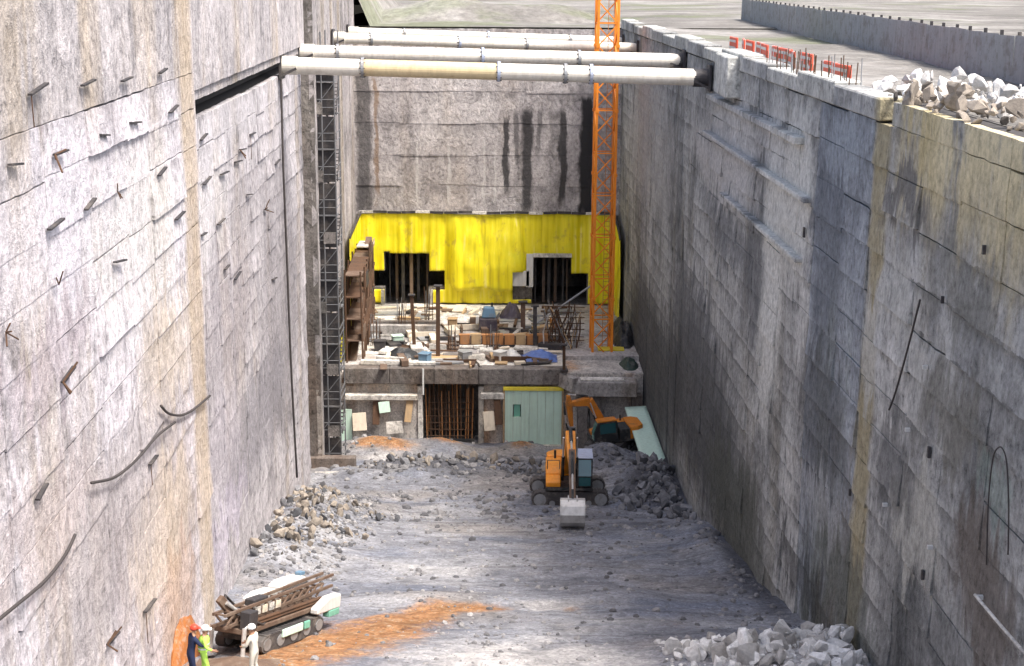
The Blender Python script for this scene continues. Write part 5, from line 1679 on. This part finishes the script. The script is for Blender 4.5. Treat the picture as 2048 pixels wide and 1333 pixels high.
    hm = MB().lathe(hp, hd + Vector((0, -0.01, 0.045)), 16).build('helmet', M[helmet], t, local=True, smooth=True)
    MB().box(hd + Vector((0, 0.135, 0.05)), (0.17, 0.09, 0.014)).build('brim', M[helmet], hm, local=True)
    if vest:
        mb = MB()
        rings = [(0.98, .175, .145, 0.1), (1.10, .172, .14, 0.3), (1.24, .19, .148, 0.55), (1.36, .20, .14, 0.78), (1.43, .15, .11, 0.92), (1.47, .085, .085, 1.0)]
        n_ = 16
        for z, rx, ry, k in rings:
            for i in range(n_):
                a = 2 * math.pi * i / n_
                mb.v.append(Vector((rx * 1.08 * math.cos(a), ry * 1.12 * math.sin(a) + lean * k, z)))
        for j in range(len(rings) - 1):
            for i in range(n_):
                mb.f.append((j * n_ + i, j * n_ + (i + 1) % n_, (j + 1) * n_ + (i + 1) % n_, (j + 1) * n_ + i))
        vo = mb.build('vest', M[vest], t, local=True, smooth=True)
        bd = MB()
        for z, rx, ry, k in ((1.06, .19, .162, 0.25), (1.20, .20, .168, 0.48)):
            for i in range(n_):
                a, b = 2 * math.pi * i / n_, 2 * math.pi * (i + 1) / n_
                P = [Vector((rx * 1.06 * math.cos(w), ry * 1.08 * math.sin(w) + lean * k, z + dz)) for w, dz in ((a, 0), (b, 0), (b, .05), (a, .05))]
                bd.add(P, [(0, 1, 2, 3)])
        bd.build('reflective_band', M['reflect'], vo, local=True)
    return t


def stand(u, v):
    p = at_z(u, v, -21.0)
    for _ in range(8):
        p = at_z(u, v, zf(p.x, p.y))
    return (p.x, p.y, zf(p.x, p.y))


person('worker in navy overalls and red helmet beside the left wall', stand(383, 1362), math.radians(-60), {'lean': 0.12, 'elbowl': (0.28, 0.16, 1.18), 'wristl': (0.2, 0.34, 1.08), 'elbowr': (0.27, 0.1, 1.15), 'wristr': (0.22, 0.3, 0.98)}, 'navy', None, 'helmet_red', 'navy')
person('worker in lime hi vis vest and white helmet next to the drill rig', stand(409, 1361), math.radians(-80), {'lean': 0.06, 'elbowl': (0.30, 0.06, 1.16), 'wristl': (0.25, 0.26, 1.05), 'stride': 0.06}, 'hivis', 'hivis', 'helmet_white', 'hivis')
person('worker in an off white shirt standing at the right of the drill rig', stand(511, 1358), math.radians(70), {'lean': 0.05, 'elbowl': (0.27, 0.10, 1.15), 'wristl': (0.14, 0.30, 1.10), 'elbowr': (0.27, 0.10, 1.15), 'wristr': (0.14, 0.30, 1.05)}, 'offwhite_cloth', None, 'helmet_white', 'offwhite_cloth')

# orange clay smeared and heaped against the foot of the left wall
M['clay'] = painted('orange clay', (0.34, 0.125, 0.035), (0.2, 0.1, 0.05), 0.8, 0.9, dirt=(0.36, 0.23, 0.16), scale=3.0)
heap('clay_heap', 'orange clay heaped against the foot of the left wall beside the workers', 'heap', Vector((LW(45.5) + 0.55, 45.6, zf(LW(45.5) + 0.9, 45.6) - 0.3)), 0.45, 2.2, 1.5, M['clay'], 5.5)
heap('mud_heap', 'dark brown mud and hoses heaped at the near end of the drill rig', 'heap', Vector((-8.6, 43.9, zf(-8.6, 43.9) - 0.1)), 1.3, 0.9, 0.35, M['brown'], 15.5)

# ------------------------------------------------------------------ rocks
def rock_mesh(seed, m_):
    """angular broken rock: the hull of a few points on a lopsided ellipsoid"""
    r_ = random.Random(seed)
    bm = bmesh.new()
    ax = Vector((r_.uniform(0.75, 1.25), r_.uniform(0.6, 1.0), r_.uniform(0.5, 0.85)))
    for _ in range(17):
        p = Vector((r_.gauss(0, 1), r_.gauss(0, 1), r_.gauss(0, 1))).normalized() * r_.uniform(0.8, 1.1)
        bm.verts.new((p.x * ax.x, p.y * ax.y, p.z * ax.z))
    bmesh.ops.convex_hull(bm, input=bm.verts)
    for v in [v for v in bm.verts if not v.link_faces]:
        bm.verts.remove(v)
    bmesh.ops.recalc_face_normals(bm, faces=bm.faces)
    me = bpy.data.meshes.new('rock')
    bm.to_mesh(me)
    bm.free()
    me.materials.append(m_)
    return me


def rubble(label, m_, spots, n, smin, smax, seed, power=2.0, name='rubble_pile'):
    r_ = random.Random(seed)
    mats = m_ if isinstance(m_, (list, tuple)) else [m_]
    ms = [rock_mesh(seed * 100 + k, mats[k % len(mats)]) for k in range(24)]
    cx_, cy_ = sum(s[0] for s in spots) / len(spots), sum(s[1] for s in spots) / len(spots)
    t = thing(name, label, 'rubble', (cx_, cy_, base_z(cy_)))
    for i in range(n):
        sx, sy, rx, ry, hh = r_.choice(spots)
        for _ in range(20):
            a, b = r_.gauss(0, 0.5), r_.gauss(0, 0.5)
            if a * a + b * b < 1.3: break
        x, y = sx + a * rx, sy + b * ry
        x = min(max(x, LW(y) + 0.35), RW(y) - 0.35)
        s = smin + (smax - smin) * r_.random() ** power
        z = zf(x, y) + hh * max(0, 1 - a * a - b * b) * r_.random() + s * 0.25
        link_mesh('rock', r_.choice(ms), t, (x - cx_, y - cy_, z - base_z(cy_)), (r_.uniform(0, 6), r_.uniform(0, 6), r_.uniform(0, 6)), (s, s * r_.uniform(0.7, 1.2), s * r_.uniform(0.7, 1.1)))
    return t


rubble('heap of bright white broken rock in the bottom right of the pit', M['rock_white'], [(8.9, 45.6, 3.2, 2.2, 0.5), (6.9, 45.0, 2.0, 1.6, 0.3), (10.4, 46.2, 1.8, 1.8, 0.7), (9.4, 43.5, 3.0, 1.6, 0.4)], 300, 0.06, 0.46, 5, 1.9)
rubble('slope of brown grey broken rock at the foot of the left wall', [M['rock_grey'], M['rock_grey'], M['rock_dark']], [(-10.6, 73, 2.2, 5.0, 0.4), (-10.9, 66, 1.6, 4.5, 0.3), (-10.6, 79.5, 2.2, 3.2, 0.3), (-10.2, 70, 2.0, 4.0, 0.4), (-8.8, 70, 2.6, 4.0, 0.2), (-8.2, 77, 3.0, 3.0, 0.2)], 300, 0.06, 0.36, 6, 2.0)
rubble('scatter of rock coloured dark for shade at the foot of the right wall beside the excavator', M['rock_dark'], [(8.8, 88, 1.5, 4.0, 0.4), (8.0, 84, 2.0, 3.0, 0.2), (9.2, 80, 1.0, 4.0, 0.2)], 260, 0.07, 0.5, 7, 2.6)  # shade beside the right wall is put into the rock colour
rubble('band of dark blue grey muck rock across the floor before the platform', [M['rock_dark'], M['rock_grey']], [(-6.5, 93, 3.5, 2.0, 0.3), (-2.5, 95, 3.5, 1.8, 0.3), (1.0, 93, 2.5, 2.0, 0.2), (-7.5, 97.5, 2.5, 1.5, 0.3)], 300, 0.07, 0.5, 8, 2.8)

# loose stones over the whole floor (uncountable)
rn = np.random.default_rng(4)
# the 12-vertex icosahedron
phi = (1 + 5 ** 0.5) / 2
IV = np.array([(-1, phi, 0), (1, phi, 0), (-1, -phi, 0), (1, -phi, 0), (0, -1, phi), (0, 1, phi), (0, -1, -phi), (0, 1, -phi), (phi, 0, -1), (phi, 0, 1), (-phi, 0, -1), (-phi, 0, 1)]) / 1.9
IF = np.array([(0, 11, 5), (0, 5, 1), (0, 1, 7), (0, 7, 10), (0, 10, 11), (1, 5, 9), (5, 11, 4), (11, 10, 2), (10, 7, 6), (7, 1, 8), (3, 9, 4), (3, 4, 2), (3, 2, 6), (3, 6, 8), (3, 8, 9), (4, 9, 5), (2, 4, 11), (6, 2, 10), (8, 6, 7), (9, 8, 1)])
NS = 9000
V, T = [], []
cnt = 0
while cnt < NS:
    y = 40 + 66 * rn.random() ** 0.9
    x = LW(y) + 0.3 + (RW(y) - LW(y) - 0.6) * rn.random()
    o_, w_, d_ = zone(x, y)
    dens = 0.22 + 0.9 * d_ + (0.8 if x < -7.5 and 60 < y < 84 or (x > 5 and 41 < y < 48.5) else 0) + 0.35 * (noise.noise(Vector((x * 0.3, y * 0.3, 2.0))) > 0.15) - 0.1 * o_
    if rn.random() > dens:
        continue
    s = 0.022 + 0.15 * rn.random() ** 6 * (1.0 + 0.8 * d_)
    if y > 70: s *= 1.4
    if x < -7.5 and 60 < y < 84 or (x > 5 and y < 49): s = 0.04 + 0.16 * rn.random() ** 2.5
    q = IV * (1 + 0.25 * (rn.random((12, 1)) - 0.5)) * (np.array([1, 0.6 + 0.6 * rn.random(), 0.5 + 0.4 * rn.random()]) * s)
    a = rn.random() * 6.28
    ca, sa_ = math.cos(a), math.sin(a)
    q = q @ np.array([[ca, -sa_, 0], [sa_, ca, 0], [0, 0, 1]])
    V.append(q + np.array([x, y, zf(x, y) + s * 0.12]))
    tone = rn.random() ** 1.4
    T.append(0.75 + 0.25 * rn.random() if (x > 5 and y < 49 and w_ > 0.3) else min(0.7, 0.7 * tone * (1 - 0.5 * d_) + 0.2 * w_))
    cnt += 1
V = np.concatenate(V)
Fs = (IF[None] + (np.arange(cnt) * 12)[:, None, None]).reshape(-1, 3)
me = bpy.data.meshes.new('loose_stones')
me.from_pydata(V.tolist(), [], Fs.tolist())
at = me.attributes.new('tone', 'FLOAT', 'POINT')
at.data.foreach_set('value', np.repeat(np.array(T), 12).astype(np.float32))
me.materials.append(M['stones'])
o = bpy.data.objects.new('loose_stones', me)
COL.objects.link(o)
tag(o, 'loose grey stones strewn all over the gravel pit floor', 'gravel', kind='stuff')

# ------------------------------------------------------------------ the rim on the right and what lies beyond
rr = random.Random(55)
fi = 0
for (y0, y1, off, lb_) in ((57.5, 61.5, 1.5, 'red'), (66, 84, 1.7, 'red')):
    y = y0
    while y < y1:
        p = Vector((RW(y) + off + rr.uniform(-0.15, 0.25), y, RZ + 0.05))
        od = ('nearest', 'second', 'third', 'fourth', 'fifth', 'sixth', 'seventh', 'eighth', 'ninth', 'tenth', 'eleventh', 'twelfth')[fi]
        t = thing('barrier', 'red plastic barrier on the right rim, %s of the row counted from the camera' % od, 'barrier', tuple(p), rr.uniform(-0.12, 0.12), 'red barriers along the right rim')
        Lb = 2.0
        MB().box((0, 0, 0.62), (0.09, Lb, 0.75)).build('panel', M['red'], t, local=True, bevel=0.02)
        for s in (-0.8, 0.8):
            MB().box((0, s, 0.5), (0.13, 0.12, 1.0)).build('post', M['white_paint'] if fi % 2 else M['red'], t, local=True)
            MB().box((0, s, 0.04), (0.6, 0.25, 0.09)).build('foot', M['black'], t, local=True)
        for z in (0.45, 0.8):
            MB().box((-0.06, 0, z), (0.03, Lb - 0.3, 0.12)).build('band', M['white_paint'], t, local=True)
        fi += 1
        y += 2.15


def rim_rubble(label, m_, boxes, n, smin, smax, seed):
    r_ = random.Random(seed)
    ms = [rock_mesh(seed * 100 + k, m_) for k in range(20)]
    x0, x1, y0, y1 = boxes
    t = thing('rubble_pile', label, 'rubble', ((x0 + x1) / 2, (y0 + y1) / 2, RZ))
    LIFT = lambda y_: 0.62 * max(0, min(1, (50 - y_) / 5))
    for i in range(n):
        x, y = r_.uniform(x0, x1), r_.uniform(y0, y1)
        s = smin + (smax - smin) * r_.random() ** 3
        k = 4 * (x - x0) * (x1 - x) / (x1 - x0) ** 2
        link_mesh('rock', r_.choice(ms), t, (x - (x0 + x1) / 2, y - (y0 + y1) / 2, s * 0.3 + LIFT(y) + 0.6 * k * r_.random()), (r_.uniform(0, 6), r_.uniform(0, 6), r_.uniform(0, 6)), (s, s, s * 0.8))


rim_rubble('white rubble spread on the right rim in the top right corner', M['rock_white'], (RW(45) + 1.2, RW(45) + 7, 31, 58), 300, 0.07, 0.5, 12)
rim_rubble('grey brown stones along the very edge of the right rim', M['rock_grey'], (RW(42) + 0.1, RW(42) + 1.5, 30, 52), 120, 0.12, 0.4, 13)
# site hoarding beyond the right rim: corrugated sheets between posts
hp = random.Random(21)
ho = thing('hoarding', 'weathered grey corrugated sheet steel hoarding beyond the right rim', 'fence', (RW(80) + 8, 80, RZ))
cor = MB()
n = 20
for i in range(n + 1):
    y = 2.4 * i / n
    for z in (0.0, 2.1):
        cor.v.append(Vector((0.05 * (1 if i % 2 else -1), y, z)))
for i in range(n):
    cor.f.append((2 * i, 2 * i + 2, 2 * i + 3, 2 * i + 1))
cors = []
for k in ('steel_grey', 'slab_white', 'red', 'strut_blue', 'rust_orange'):
    me = cor.mesh('sheet')
    me.materials.append(M[k])
    cors.append(me)
pst = MB().box((0, 0, 1.1), (0.12, 0.12, 2.3)).mesh('post')
pst.materials.append(M['steel_dark'])
for i in range(46):
    y = 44 + 2.45 * i
    x = RW(y) + 8 + 0.06 * (y - 44) + hp.uniform(-0.05, 0.05)
    z = RZ - 0.1 + 0.6 * max(0, min(1, (50 - y) / 5))
    l_ = (x - RW(80) - 8, y - 80, z - RZ)
    link_mesh('sheet', cors[0], ho, l_, (hp.uniform(-0.02, 0.02), hp.uniform(-0.03, 0.03), 0))
    link_mesh('post', pst, ho, (l_[0] + 0.12, l_[1] - 0.03, l_[2]))
heap('spoil_heap', 'brown spoil heap beyond the far end of the pit', 'heap', Vector((-4, 150, RZ - 0.3)), 14, 9, 2.2, M['ground'], 8.8, n=30)

for o in COL.objects:      # drop the builder's scratch property
    if '_w' in o:
        del o['_w']
